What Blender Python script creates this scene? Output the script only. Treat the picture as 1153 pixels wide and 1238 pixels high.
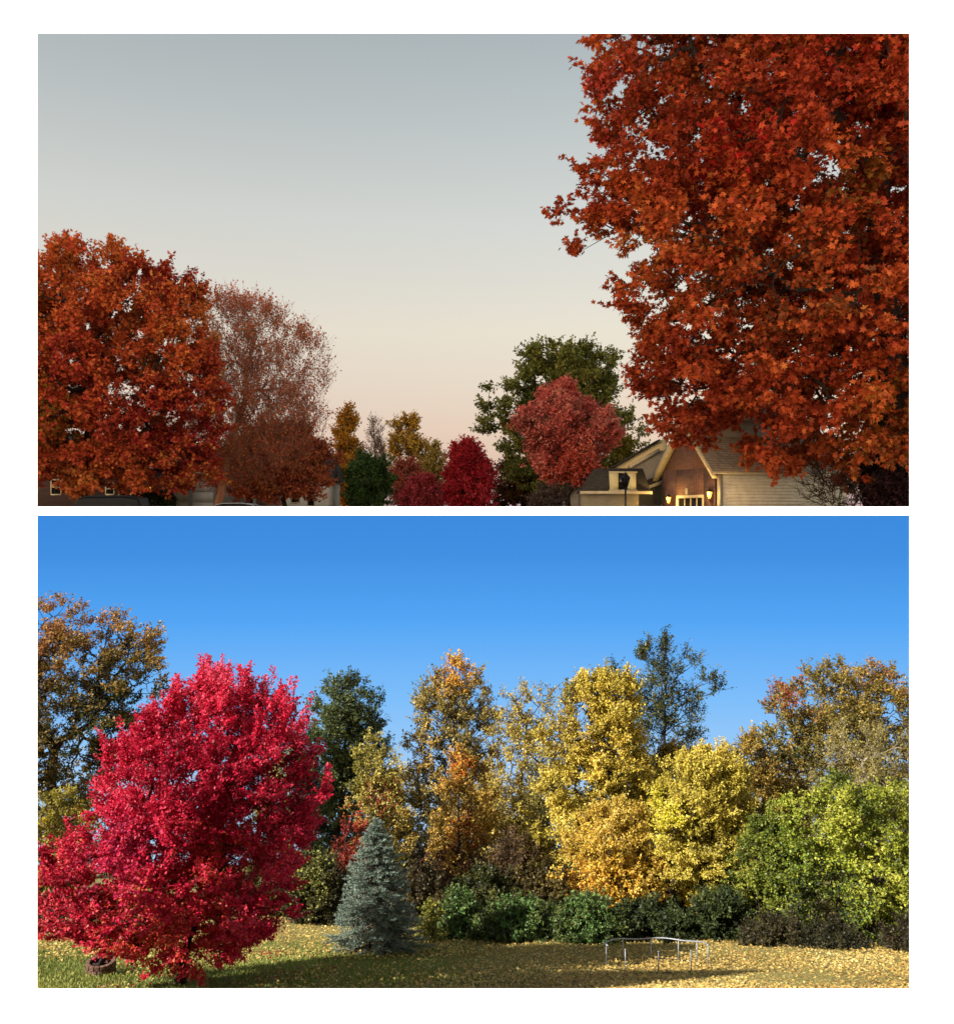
import bpy, math, random
import numpy as np
from mathutils import Vector, Matrix

for o in list(bpy.data.objects):
    bpy.data.objects.remove(o)
S = bpy.context.scene
COL = S.collection
R = math.radians
rng = np.random.default_rng(11)
random.seed(5)

# ------------------------------------------------------------------ camera
F = 1121.0                                   # focal length in photo pixels (35 mm lens)
CX, CY = 576.5, 619.0
cd = bpy.data.cameras.new('camera')
cam = bpy.data.objects.new('camera', cd)
COL.objects.link(cam)
cd.lens = 35.0
cd.sensor_width = 36.0
cd.sensor_fit = 'HORIZONTAL'
cd.clip_start = 0.1
cd.clip_end = 2000
cam.location = (0, 0, 0)                     # the eye is the origin, looking along +Y
cam.rotation_euler = (R(90), 0, 0)
S.camera = cam

# ------------------------------------------------------------------ light and exposure
S.render.engine = 'CYCLES'
S.view_settings.view_transform = 'Standard'
S.view_settings.look = 'None'
S.view_settings.exposure = 1.05
S.view_settings.gamma = 1.0
S.cycles.use_denoising = True
S.cycles.max_bounces = 4
S.cycles.diffuse_bounces = 2
S.cycles.glossy_bounces = 2
S.cycles.transmission_bounces = 4
S.cycles.transparent_max_bounces = 4
SUN_AZ, SUN_EL = 60.0, 35.0                  # the sun stands behind and to the left of the camera
DUSK_EL = 2.0

world = bpy.data.worlds.new('World')
S.world = world
world.use_nodes = True
wn, wl = world.node_tree.nodes, world.node_tree.links
bg = wn['Background']
sky = wn.new('ShaderNodeTexSky')
sky.sky_type = 'NISHITA'
sky.sun_disc = False
sky.sun_elevation = R(DUSK_EL)
sky.sun_rotation = R(180 + SUN_AZ)
sky.dust_density = 2.0
tc = wn.new('ShaderNodeTexCoord')
sx = wn.new('ShaderNodeSeparateXYZ')
wl.new(tc.outputs['Generated'], sx.inputs[0])
rp = wn.new('ShaderNodeValToRGB')            # dusk colours by elevation: peach band, pale grey, blue grey
wl.new(sx.outputs['Z'], rp.inputs['Fac'])
def ramp(node, stops):
    e = node.color_ramp.elements
    while len(e) < len(stops):
        e.new(0.5)
    for el, (p, c) in zip(e, stops):
        el.position = p
        el.color = (*c, 1)
ramp(rp, [(0.0, (.37, .264, .268)), (.10, (.40, .298, .286)), (.19, (.435, .372, .318)), (.30, (.36, .346, .326)),
          (.42, (.25, .26, .258)), (.60, (.12, .135, .148)), (1.0, (.06, .075, .09))])
mx = wn.new('ShaderNodeMix')
mx.data_type = 'RGBA'
mx.inputs[0].default_value = 0.12
wl.new(rp.outputs['Color'], mx.inputs[6])
wl.new(sky.outputs['Color'], mx.inputs[7])
gl = wn.new('ShaderNodeMapRange')             # glow added to the unseen sky behind the camera to brighten street foliage
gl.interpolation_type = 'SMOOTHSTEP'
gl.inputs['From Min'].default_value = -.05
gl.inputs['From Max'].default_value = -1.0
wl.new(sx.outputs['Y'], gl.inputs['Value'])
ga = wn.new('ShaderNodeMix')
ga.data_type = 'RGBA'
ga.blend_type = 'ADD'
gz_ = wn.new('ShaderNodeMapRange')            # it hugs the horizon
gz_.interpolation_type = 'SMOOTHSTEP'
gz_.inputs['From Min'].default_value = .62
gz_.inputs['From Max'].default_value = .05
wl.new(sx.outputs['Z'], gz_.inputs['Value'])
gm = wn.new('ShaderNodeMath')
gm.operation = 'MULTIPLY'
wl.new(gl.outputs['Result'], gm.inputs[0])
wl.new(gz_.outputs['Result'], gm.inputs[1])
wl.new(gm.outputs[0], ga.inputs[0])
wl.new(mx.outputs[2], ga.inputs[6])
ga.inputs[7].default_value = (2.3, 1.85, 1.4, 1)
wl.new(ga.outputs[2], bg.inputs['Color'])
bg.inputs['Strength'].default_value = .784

sd = bpy.data.lights.new('sun', 'SUN')
sd.energy = 5.0
sd.angle = R(0.53)
sd.color = (1.0, .95, .88)
sun = bpy.data.objects.new('sun', sd)
COL.objects.link(sun)
to_sun = Vector((-math.sin(R(SUN_AZ)) * math.cos(R(SUN_EL)), -math.cos(R(SUN_AZ)) * math.cos(R(SUN_EL)), math.sin(R(SUN_EL))))
sun.rotation_euler = to_sun.to_track_quat('Z', 'Y').to_euler()
# the street beyond lies in dusk, after the sun has left it: the sun reaches the yard and the border wall only
YARD = bpy.data.collections.new('yard')
sun.light_linking.receiver_collection = YARD
sun.light_linking.blocker_collection = YARD
AREA = None                                  # collection the next objects also join

# ------------------------------------------------------------------ helpers
def lin(c):
    c = np.asarray(c, float) / 255.0
    return np.where(c <= .04045, c / 12.92, ((c + .055) / 1.055) ** 2.4)

def P(px, py, d):
    return Vector(((px - CX) / F * d, d, (CY - py) / F * d))

GX = [0, 4, 8, 13, 18, 32, 44, 60]
GZ = [-2.2, -3.0, -4.9, -6.68, -8.41, -12.87, -16.6, -22]
def gz(d):
    return float(np.interp(d, GX, GZ))
STREET = -1.0

def tag(o, label=None, cat=None, group=None, kind=None):
    if label: o['label'] = label
    if cat: o['category'] = cat
    if group: o['group'] = group
    if kind: o['kind'] = kind
    return o

def link(o):
    COL.objects.link(o)
    if AREA is not None:
        AREA.objects.link(o)
    return o

def thing(name, label, cat, loc, group=None):
    o = bpy.data.objects.new(name, None)
    o.empty_display_size = .3
    link(o)
    o.location = loc
    return tag(o, label, cat, group)

def np_mesh(name, V, faces_flat, counts, mat, parent=None, col=None, smooth=False):
    """V world coordinates; faces_flat loop indices; counts loops per face."""
    me = bpy.data.meshes.new(name)
    V = np.asarray(V, np.float32)
    off = np.zeros(3) if parent is None else np.array(_wloc(parent))
    me.vertices.add(len(V))
    me.vertices.foreach_set('co', (V - off).astype(np.float32).ravel())
    faces_flat = np.asarray(faces_flat, np.int32)
    counts = np.asarray(counts, np.int32)
    me.loops.add(len(faces_flat))
    me.loops.foreach_set('vertex_index', faces_flat)
    me.polygons.add(len(counts))
    st = np.concatenate([[0], np.cumsum(counts)[:-1]]).astype(np.int32)
    me.polygons.foreach_set('loop_start', st)
    me.polygons.foreach_set('loop_total', counts)
    if col is not None:
        a = me.attributes.new('leaf_color', 'FLOAT_COLOR', 'POINT')
        c4 = np.ones((len(V), 4), np.float32)
        c4[:, :3] = col
        a.data.foreach_set('color', c4.ravel())
    me.update(calc_edges=True)
    if smooth:
        me.polygons.foreach_set('use_smooth', np.ones(len(counts), bool))
    me.materials.append(mat)
    o = bpy.data.objects.new(name, me)
    link(o)
    if parent is not None:
        o.parent = parent
    return o

def _wloc(o):
    l = Vector((0, 0, 0))
    while o is not None:
        l += o.location
        o = o.parent
    return l

class MB:
    def __init__(s):
        s.v, s.f = [], []
    def poly(s, pts):
        b = len(s.v)
        s.v += [tuple(p) for p in pts]
        s.f.append(list(range(b, b + len(pts))))
    def prism(s, pts, ext):
        """closed prism: polygon pts pushed along ext"""
        b, n = len(s.v), len(pts)
        ext = Vector(ext)
        s.v += [tuple(p) for p in pts] + [tuple(Vector(p) + ext) for p in pts]
        s.f.append(list(range(b, b + n))[::-1])
        s.f.append(list(range(b + n, b + 2 * n)))
        for i in range(n):
            j = (i + 1) % n
            s.f.append([b + i, b + j, b + n + j, b + n + i])
    def box(s, c, sx_, sy_, sz_, rot=0.0, tilt=None):
        c = Vector(c)
        M = Matrix.Rotation(rot, 3, 'Z')
        if tilt is not None:
            M = M @ tilt
        ps = [c + M @ Vector((x * sx_ / 2, y * sy_ / 2, -sz_ / 2)) for x, y in ((-1, -1), (1, -1), (1, 1), (-1, 1))]
        s.prism(ps, M @ Vector((0, 0, sz_)))
    def bar(s, a, b, w, h):
        """rectangular bar from a to b"""
        a, b = Vector(a), Vector(b)
        d = (b - a)
        up = Vector((0, 0, 1)) if abs(d.normalized().z) < .95 else Vector((0, 1, 0))
        x = d.cross(up).normalized() * w / 2
        y = x.cross(d).normalized() * h / 2
        s.prism([a - x - y, a + x - y, a + x + y, a - x + y], d)
    def tube(s, pts, rad, n=8, closed=False):
        pts = [Vector(p) for p in pts]
        b0 = len(s.v)
        m = len(pts)
        rads = rad if isinstance(rad, (list, tuple)) else [rad] * m
        for i, p in enumerate(pts):
            if closed:
                t = pts[(i + 1) % m] - pts[i - 1]
            else:
                t = pts[min(i + 1, m - 1)] - pts[max(i - 1, 0)]
            t.normalize()
            up = Vector((0, 0, 1)) if abs(t.z) < .9 else Vector((0, 1, 0))
            x = t.cross(up).normalized()
            y = t.cross(x)
            for k in range(n):
                a = 2 * math.pi * k / n
                s.v.append(tuple(p + (x * math.cos(a) + y * math.sin(a)) * rads[i]))
        for i in range(m if closed else m - 1):
            for k in range(n):
                j = (i + 1) % m
                s.f.append([b0 + i * n + k, b0 + i * n + (k + 1) % n, b0 + j * n + (k + 1) % n, b0 + j * n + k])
        if not closed:
            s.f.append([b0 + k for k in range(n)][::-1])
            s.f.append([b0 + (m - 1) * n + k for k in range(n)])
    def lathe(s, c, prof, n=16):
        """profile of (r, z) turned about the vertical axis through c"""
        c = Vector(c)
        b0 = len(s.v)
        for r, z in prof:
            for k in range(n):
                a = 2 * math.pi * k / n
                s.v.append((c.x + r * math.cos(a), c.y + r * math.sin(a), c.z + z))
        for i in range(len(prof) - 1):
            for k in range(n):
                s.f.append([b0 + i * n + k, b0 + i * n + (k + 1) % n, b0 + (i + 1) * n + (k + 1) % n, b0 + (i + 1) * n + k])
    def build(s, name, mat, parent=None, smooth=False, bevel=0.0):
        flat = [i for f in s.f for i in f]
        o = np_mesh(name, np.array(s.v), flat, [len(f) for f in s.f], mat, parent, None, smooth)
        if bevel:
            m = o.modifiers.new('bevel', 'BEVEL')
            m.width = bevel
            m.segments = 2
        return o

# ------------------------------------------------------------------ materials
def new_mat(name):
    m = bpy.data.materials.new(name)
    m.use_nodes = True
    return m, m.node_tree.nodes, m.node_tree.links, m.node_tree.nodes['Principled BSDF']

def surf(name, c1, c2=None, scale=4.0, rough=.8, bump=.3, spec=.3, metal=0.0, bscale=None, stretch=(1, 1, 1)):
    """two-tone noisy surface with bump"""
    m, n, l, b = new_mat(name)
    c1 = lin(c1)
    c2 = lin(c2) if c2 is not None else c1 * .75
    t = n.new('ShaderNodeTexCoord')
    mp = n.new('ShaderNodeMapping')
    mp.inputs['Scale'].default_value = stretch
    l.new(t.outputs['Object'], mp.inputs[0])
    no = n.new('ShaderNodeTexNoise')
    no.inputs['Scale'].default_value = scale
    no.inputs['Detail'].default_value = 8
    no.inputs['Roughness'].default_value = .65
    l.new(mp.outputs[0], no.inputs['Vector'])
    r_ = n.new('ShaderNodeValToRGB')
    ramp(r_, [(.32, c1), (.68, c2)])
    l.new(no.outputs['Fac'], r_.inputs['Fac'])
    l.new(r_.outputs['Color'], b.inputs['Base Color'])
    b.inputs['Roughness'].default_value = rough
    b.inputs['Metallic'].default_value = metal
    b.inputs['Specular IOR Level'].default_value = spec
    if bump:
        n2 = n.new('ShaderNodeTexNoise')
        n2.inputs['Scale'].default_value = bscale or scale * 4
        n2.inputs['Detail'].default_value = 6
        l.new(mp.outputs[0], n2.inputs['Vector'])
        bu = n.new('ShaderNodeBump')
        bu.inputs['Strength'].default_value = bump
        bu.inputs['Distance'].default_value = .05
        l.new(n2.outputs['Fac'], bu.inputs['Height'])
        l.new(bu.outputs['Normal'], b.inputs['Normal'])
    return m

def leaf_mat(name, trans=.35, rough=.45, spec=.35):
    m, n, l, b = new_mat(name)
    at = n.new('ShaderNodeAttribute')
    at.attribute_name = 'leaf_color'
    l.new(at.outputs['Color'], b.inputs['Base Color'])
    b.inputs['Roughness'].default_value = rough
    b.inputs['Specular IOR Level'].default_value = spec
    tr = n.new('ShaderNodeBsdfTranslucent')
    l.new(at.outputs['Color'], tr.inputs['Color'])
    mix = n.new('ShaderNodeMixShader')
    mix.inputs[0].default_value = trans
    l.new(b.outputs[0], mix.inputs[1])
    l.new(tr.outputs[0], mix.inputs[2])
    l.new(mix.outputs[0], n['Material Output'].inputs['Surface'])
    return m

def brick_mat(name, c1, c2, mortar, scale=1.0, bw=.22, bh=.075):
    m, n, l, b = new_mat(name)
    t = n.new('ShaderNodeTexCoord')
    # walls stand upright: bricks run along (x + y) and z
    sp = n.new('ShaderNodeSeparateXYZ')
    l.new(t.outputs['Object'], sp.inputs[0])
    ad = n.new('ShaderNodeMath')
    l.new(sp.outputs['X'], ad.inputs[0])
    l.new(sp.outputs['Y'], ad.inputs[1])
    cb = n.new('ShaderNodeCombineXYZ')
    l.new(ad.outputs[0], cb.inputs['X'])
    l.new(sp.outputs['Z'], cb.inputs['Y'])
    br = n.new('ShaderNodeTexBrick')
    br.inputs['Scale'].default_value = scale
    br.inputs['Brick Width'].default_value = bw
    br.inputs['Row Height'].default_value = bh
    br.inputs['Mortar Size'].default_value = .012
    br.inputs['Color1'].default_value = (*lin(c1), 1)
    br.inputs['Color2'].default_value = (*lin(c2), 1)
    br.inputs['Mortar'].default_value = (*lin(mortar), 1)
    l.new(cb.outputs[0], br.inputs['Vector'])
    no = n.new('ShaderNodeTexNoise')
    no.inputs['Scale'].default_value = 3
    l.new(t.outputs['Object'], no.inputs['Vector'])
    mm = n.new('ShaderNodeMix')
    mm.data_type = 'RGBA'
    mm.blend_type = 'MULTIPLY'
    mm.inputs[0].default_value = .5
    l.new(br.outputs['Color'], mm.inputs[6])
    l.new(no.outputs['Fac'], mm.inputs[7])
    l.new(mm.outputs[2], b.inputs['Base Color'])
    bu = n.new('ShaderNodeBump')
    bu.inputs['Strength'].default_value = .4
    bu.inputs['Distance'].default_value = .02
    bu.invert = True
    l.new(br.outputs['Fac'], bu.inputs['Height'])
    l.new(bu.outputs['Normal'], b.inputs['Normal'])
    b.inputs['Roughness'].default_value = .9
    return m

def glow(name, c, strength):
    m, n, l, b = new_mat(name)
    b.inputs['Emission Color'].default_value = (*lin(c), 1)
    b.inputs['Emission Strength'].default_value = strength
    b.inputs['Base Color'].default_value = (*lin(c), 1)
    return m

LEAF = leaf_mat('leaf', .32)
LEAF_GLOSS = leaf_mat('leaf_waxy', .34, .52, .35)
LEAF_DUSK = leaf_mat('leaf_dusk', .30, .6, .2)
NEEDLE = leaf_mat('needle', .1, .6, .3)
BARK = surf('bark', (92, 78, 66), (52, 44, 38), 6, .95, .8, .1, stretch=(1, 1, .25))
BARK_DARK = surf('bark_dark', (62, 52, 46), (34, 28, 26), 6, .95, .8, .1, stretch=(1, 1, .25))
BARK_PALE = surf('bark_pale', (160, 150, 134), (112, 102, 90), 5, .9, .5, .1, stretch=(1, 1, .3))
TWIG_RED = surf('twig_bark', (166, 118, 92), (128, 90, 72), 6, .9, .4, .1)

# ------------------------------------------------------------------ trees
def unit(v):
    return v / (np.linalg.norm(v, axis=-1, keepdims=True) + 1e-9)

LEAF_SCALE, LEAF_MORE = .66, 1.95
SHAPES = {
    'oval': np.array([(0, 0, 0), (-.36, .42, .10), (0, 1, 0), (.36, .42, .10)]),
    'star': np.array([(0, 0, 0), (.44, .10, .06), (.24, .34, .02), (.50, .66, .10), (.17, .60, 0), (0, 1, -.06),
                      (-.17, .60, 0), (-.50, .66, .10), (-.24, .34, .02), (-.44, .10, .06)]),
    'maple': np.array([(0, 0, 0), (.36, .00, .06), (.27, .18, .03), (.56, .40, .12), (.34, .44, .06), (.42, .66, .10),
                       (.16, .56, .0), (.18, .74, .0), (0, 1, -.10), (-.18, .74, .0), (-.16, .56, .0), (-.42, .66, .10),
                       (-.34, .44, .06), (-.56, .40, .12), (-.27, .18, .03), (-.36, .00, .06)]),
    'blade': np.array([(0, 0, 0), (-.12, .4, .03), (0, 1, 0), (.12, .4, .03)]),
}

def leaves_mesh(name, pos, dirs, nrm, size, cols, shape, mat, parent):
    n = len(pos)
    T = SHAPES[shape]
    k = len(T)
    y = unit(dirs)
    x = unit(np.cross(y, nrm))
    z = np.cross(x, y)
    size = np.broadcast_to(size, (n,))
    jx = rng.uniform(.8, 1.15, n)
    V = (pos[:, None, :] + size[:, None, None] * (x[:, None, :] * (T[None, :, 0, None] * jx[:, None, None]) + y[:, None, :] * T[None, :, 1, None]
         + z[:, None, :] * (T[None, :, 2, None] * rng.uniform(.2, 1.8, n)[:, None, None])))
    if k == 4:
        base = (np.arange(n) * 4)[:, None]
        fl = np.concatenate([base + np.array([0, 1, 2]), base + np.array([0, 2, 3])], 1).ravel()
        return np_mesh(name, V.reshape(-1, 3), fl, np.full(2 * n, 3), mat, parent, np.repeat(cols, 4, 0))
    cen = pos + size[:, None] * y * .38
    V = np.concatenate([V, cen[:, None, :]], 1)
    kk = k + 1
    base = (np.arange(n) * kk)[:, None]
    tri = np.array([[k, i, (i + 1) % k] for i in range(k)]).ravel()
    fl = (base + tri[None, :]).ravel()
    return np_mesh(name, V.reshape(-1, 3), fl, np.full(n * k, 3), mat, parent, np.repeat(cols, kk, 0))

def tubes(segs, sides):
    """segs: arrays a, b, ra, rb -> V, flat, counts"""
    a, b, ra, rb = [np.asarray(q, float) for q in segs]
    n = len(a)
    t = unit(b - a)
    up = np.where(np.abs(t[:, 2:3]) < .9, np.array([[0, 0, 1.0]]), np.array([[1.0, 0, 0]]))
    x = unit(np.cross(t, up))
    y = np.cross(t, x)
    an = np.arange(sides) * 2 * math.pi / sides
    ring = np.cos(an)[None, :, None] * x[:, None, :] + np.sin(an)[None, :, None] * y[:, None, :]
    V = np.concatenate([a[:, None, :] + ring * ra[:, None, None], (b + t * rb[:, None] * .5)[:, None, :] + ring * rb[:, None, None]], 1)
    base = (np.arange(n) * 2 * sides)[:, None]
    q = np.array([[i, (i + 1) % sides, sides + (i + 1) % sides, sides + i] for i in range(sides)]).ravel()
    fl = (base + q[None, :]).ravel()
    return V.reshape(-1, 3), fl, np.full(n * sides, 4)

def join_tubes(parts):
    Vs, fs, cs, o = [], [], [], 0
    for V, f, c in parts:
        Vs.append(V); fs.append(f + o); cs.append(c); o += len(V)
    return np.concatenate(Vs), np.concatenate(fs), np.concatenate(cs)

class Noise3:
    def __init__(s, k, seed):
        r = np.random.default_rng(seed)
        s.k = unit(r.normal(size=(7, 3))) * k * r.uniform(.6, 1.7, (7, 1))
        s.p = r.uniform(0, 6.28, 7)
    def __call__(s, X):
        return np.sin(X @ s.k.T + s.p).mean(1) * 1.6

def gradient(cols, t):
    C = np.array([lin(c) for c in cols])
    t = np.clip(t, 0, 1) * (len(C) - 1)
    i = np.minimum(t.astype(int), len(C) - 2) if len(C) > 1 else np.zeros(len(t), int)
    f = (t - i)[:, None]
    return C[i] * (1 - f) + C[np.minimum(i + 1, len(C) - 1)] * f

def _top(C, n):
    b = np.linspace(C[:, 0].min(), C[:, 0].max(), n)
    w = (b[1] - b[0]) * .8
    return np.array([C[np.abs(C[:, 0] - x) <= w, 2].max() if (np.abs(C[:, 0] - x) <= w).any() else C[:, 2].min() for x in b])

def tree(name, label, cat, d, bx, prof, cols, leaf=5.0, clumps=200, twigs=7, per=9, clump_px=14, shape='oval', mat=None, bark=None,
         trunk=10, fork=None, mode='spread', depth=.9, seed=1, base_d=None, zones=(), droop=.25, flat=.45, shell=.55, ground=None, group=None,
         twig_r=.35, thin=None, wild=0.0, gaps=0.0, up=.35, jit=.22, lump=.16, bare=0.0, sprigs=(0, 0), wide=1.10, crook=1.0, thick_pow=.46, straight=.35, lean=0.0, boxy=2.0):
    """A tree: trunk with forking limbs that reach every clump of leaves. prof: (photo y, left x, right x) outline of the crown, turned into metres at distance d."""
    global rng
    rng = np.random.default_rng(seed * 77 + 3)
    m = d / F                                    # metres per photo pixel at the tree
    leaf, per = leaf * LEAF_SCALE, int(round(per * LEAF_MORE))
    mat = mat or LEAF
    bark = bark or BARK
    g = gz(d) if ground is None else ground
    base = np.array([(bx - CX) * m, d, g])
    root = thing(name, label, cat, Vector(base), group)
    pr = sorted(prof, key=lambda q: -q[0])
    hz = np.array([(CY - q[0]) * m for q in pr])
    xl = np.array([(q[1] - CX) * m for q in pr])
    xr = np.array([(q[2] - CX) * m for q in pr])
    H = hz[-1] - hz[0]
    # clump centres inside the outline
    zz = np.linspace(hz[0], hz[-1], 200)
    w = np.interp(zz, hz, xr - xl)
    pw = np.maximum(w, 1e-3) ** 1.6
    n1 = Noise3(2 * math.pi / max(H, 1e-3) * 1.6, seed)
    C = []
    lo = np.random.default_rng(seed)
    gap = Noise3(2 * math.pi / (clump_px * m * 5.5), seed + 9)
    while len(C) < clumps:
        k = clumps * 3
        z = lo.choice(zz, k, p=pw / pw.sum()) + lo.normal(0, H * .01, k)
        wl_, wr_ = np.interp(z, hz, xl), np.interp(z, hz, xr)
        c, hw = (wl_ + wr_) / 2, (wr_ - wl_) / 2
        a = lo.uniform(0, 2 * math.pi, k)
        r = lo.uniform(0, 1, k) ** shell
        ca, sa = np.cos(a), np.sin(a)
        X = np.stack([c + r * hw * ca, d + r * hw * depth * sa, z], 1)
        bump = 1 - lump + lump * n1(X)
        bump = np.minimum(bump, 1.0) * wide
        X[:, 0] = c + (X[:, 0] - c) * bump
        X[:, 1] = d + (X[:, 1] - d) * bump
        if wild:
            s_ = lo.uniform(0, 1, k) < wild
            X[s_, 0] += (X[s_, 0] - c[s_]) * .12
            X[s_, 2] += H * .03
        keep = np.ones(k, bool)
        if gaps:
            keep = gap(X) > -1 + gaps
        C += list(X[keep])
    C = np.array(C[:clumps])
    C[:, 2] = np.maximum(C[:, 2], g + clump_px * m * .3)
    # limbs
    segs = []
    tr = trunk * m / 2
    fz = (CY - fork) * m if fork is not None else hz[0] + .15 * H
    crown_c = C.mean(0)
    rmin = twig_r * m
    def rad(n):
        return max(rmin, tr * .8 * (n / clumps) ** thick_pow)
    def grow(p, idx, depth_):
        n = len(idx)
        if n == 1:
            q = C[idx[0]]
            midp = (p + q) / 2 + lo.normal(0, .05 * crook, 3) * np.linalg.norm(q - p) + np.array([0, 0, .04]) * np.linalg.norm(q - p)
            segs.append((p, midp, rad(1) * 1.3, rad(1)))
            segs.append((midp, q, rad(1), rmin * .8))
            return
        pts = C[idx]
        v = unit(pts - p)
        # two-means on directions
        i0 = lo.integers(n)
        i1 = np.argmin(v @ v[i0])
        c0, c1 = v[i0], v[i1]
        for _ in range(3):
            s_ = (v @ c0) >= (v @ c1)
            if s_.all() or not s_.any():
                s_ = np.arange(n) < n // 2
                break
            c0, c1 = unit(v[s_].mean(0)), unit(v[~s_].mean(0))
        for sel in (idx[s_], idx[~s_]):
            k = len(sel)
            if k == 0:
                continue
            cen = C[sel].mean(0)
            if k == 1:
                grow(p, sel, depth_ + 1)
                continue
            fr = straight + .12 * lo.uniform()
            L = np.linalg.norm(cen - p)
            q = p + (cen - p) * fr + lo.normal(0, .045 * crook, 3) * L
            q[2] += (up - .3) * .18 * L
            r0, r1 = rad(k) * 1.12, rad(k)
            mid = (p + q) / 2 + lo.normal(0, .035 * crook, 3) * L
            segs.append((p, mid, r0, (r0 + r1) / 2))
            segs.append((mid, q, (r0 + r1) / 2, r1))
            grow(q, sel, depth_ + 1)
    allidx = np.arange(clumps)
    if mode == 'spread':
        top = np.array([base[0] + (crown_c[0] - base[0]) * .25 + lean * m, d, fz])
        k = 6
        prev = base + np.array([0, 0, -.15])
        for i in range(1, k + 1):
            f = i / k
            q = base + (top - base) * f + np.append(lo.normal(0, .12, 2) * tr, 0)
            fl = 1 + .55 * math.exp(-((i - 1) / k) * 9)
            fl2 = 1 + .55 * math.exp(-(i / k) * 9)
            segs.append((prev, q, tr * fl * (1 - .1 * (i - 1) / k), tr * fl2 * (1 - .1 * f)))
            prev = q
        grow(prev, allidx, 0)
    elif mode == 'leader':
        topz = C[:, 2].max()
        topx = C[np.argmax(C[:, 2]), 0]
        N = 16
        ax = []
        for i in range(N + 1):
            f = i / N
            ax.append(np.array([base[0] + (topx - base[0]) * f, d, g - .1 + (topz - g) * f]) + np.append(lo.normal(0, .25, 2) * tr * (i > 0), 0))
        for i in range(N):
            segs.append((ax[i], ax[i + 1], tr * (1 - .93 * i / N) * (1.35 if i == 0 else 1), tr * (1 - .93 * (i + 1) / N)))
        hd = np.hypot(C[:, 0] - base[0], C[:, 1] - d)
        at = np.clip((C[:, 2] - hd * (.35 + up) - (g)) / (topz - g), 0.08, .98)
        at = np.maximum(at, np.clip((fz - g) / (topz - g), .05, .9))
        bi = np.round(at * N).astype(int)
        sec = (np.arctan2(C[:, 1] - d, C[:, 0] - base[0]) / (2 * math.pi) * 5).astype(int)
        for b_ in np.unique(bi):
            for s_ in np.unique(sec):
                ix = allidx[(bi == b_) & (sec == s_)]
                if len(ix):
                    grow(ax[min(b_, N)], ix, 2)
    elif mode == 'multi':                        # a shrub: several stems from the ground
        ns = 6
        th = np.arctan2(C[:, 1] - d, C[:, 0] - crown_c[0])
        sec = ((th + math.pi) / (2 * math.pi) * ns).astype(int) % ns
        for s_ in range(ns):
            ix = allidx[sec == s_]
            if len(ix):
                cc = C[ix].mean(0)
                p0 = np.array([crown_c[0] + (cc[0] - crown_c[0]) * .15, d + (cc[1] - d) * .15, g - .05])
                q = p0 + (cc - p0) * .3
                segs.append((p0, q, tr, rad(len(ix))))
                grow(q, ix, 1)
    # twigs at each clump
    cr = clump_px * m
    out = C - np.array([crown_c[0], d, crown_c[2] - .25 * H])
    out = unit(out)
    bareclump = lo.uniform(0, 1, clumps) < bare
    T = clumps * twigs
    ci = np.repeat(allidx, twigs)
    tdir = unit(out[ci] * .55 + lo.normal(0, .62, (T, 3)) * np.array([1, 1, flat + .15]) + np.array([0, 0, up]))
    tl = cr * lo.uniform(.55, 1.25, T)
    ts = C[ci] + lo.normal(0, .14, (T, 3)) * cr
    te = ts + tdir * tl[:, None]
    te[:, 2] = np.maximum(te[:, 2], g + .02)
    if sprigs[0]:                                # long leafy shoots standing out of the upper crown
        hi = np.where((C[:, 2] > np.interp(C[:, 0], np.linspace(C[:, 0].min(), C[:, 0].max(), 12), _top(C, 12)) - .10 * H))[0]
        pick = hi[lo.integers(len(hi), size=sprigs[0])]
        sdir = unit(out[pick] * .35 + lo.normal(0, .16, (sprigs[0], 3)) + np.array([0, 0, .9]))
        p0 = C[pick]
        for q in range(4):
            L4 = sprigs[1] * m * lo.uniform(.6, 1.2, sprigs[0])[:, None] / 4 if q == 0 else L4
            bend = sdir + lo.normal(0, .12, (sprigs[0], 3))
            p1 = p0 + unit(bend) * L4
            ts = np.concatenate([ts, p0]); te = np.concatenate([te, p1])
            tdir = np.concatenate([tdir, unit(bend)]); ci = np.concatenate([ci, pick])
            p0 = p1
        T = len(ts)
    S_ = [np.array([q[i] for q in segs]) for i in range(4)]
    thick = S_[2] > .9 * m
    parts = []
    if thick.any():
        parts.append(tubes([q[thick] for q in S_], 8))
    if (~thick).any():
        parts.append(tubes([q[~thick] for q in S_], 4))
    parts.append(tubes((ts, te, np.full(T, rmin * .75), np.full(T, rmin * .3)), 3))
    V, fl, ct = join_tubes(parts)
    np_mesh('trunk', V, fl, ct, bark, root, None, True)
    # leaves along the twigs
    if per <= 0:
        return root
    Ln = T * per
    li = np.repeat(np.arange(T), per)
    cl = ci[li]
    t_ = lo.uniform(.1, 1.08, Ln)
    ls = leaf * m * lo.uniform(.65, 1.3, Ln)
    pos = ts[li] + (te[li] - ts[li]) * t_[:, None] + lo.normal(0, .10, (Ln, 3)) * cr * np.array([1, 1, flat + .25])
    dirs = unit(tdir[li] * .5 + lo.normal(0, .6, (Ln, 3)) + np.array([0, 0, -droop]))
    nrm = unit(np.array([0, 0, 1.0]) * (1.2 - flat) + lo.normal(0, .55, (Ln, 3)) + out[cl] * .35)
    n2 = Noise3(2 * math.pi / max(H * .5, 1e-3), seed + 5)
    crand = lo.uniform(-1, 1, clumps)
    t = .5 + .30 * n2(pos) + .16 * crand[cl] + lo.normal(0, .13, Ln)
    col = gradient(cols, t)
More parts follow.
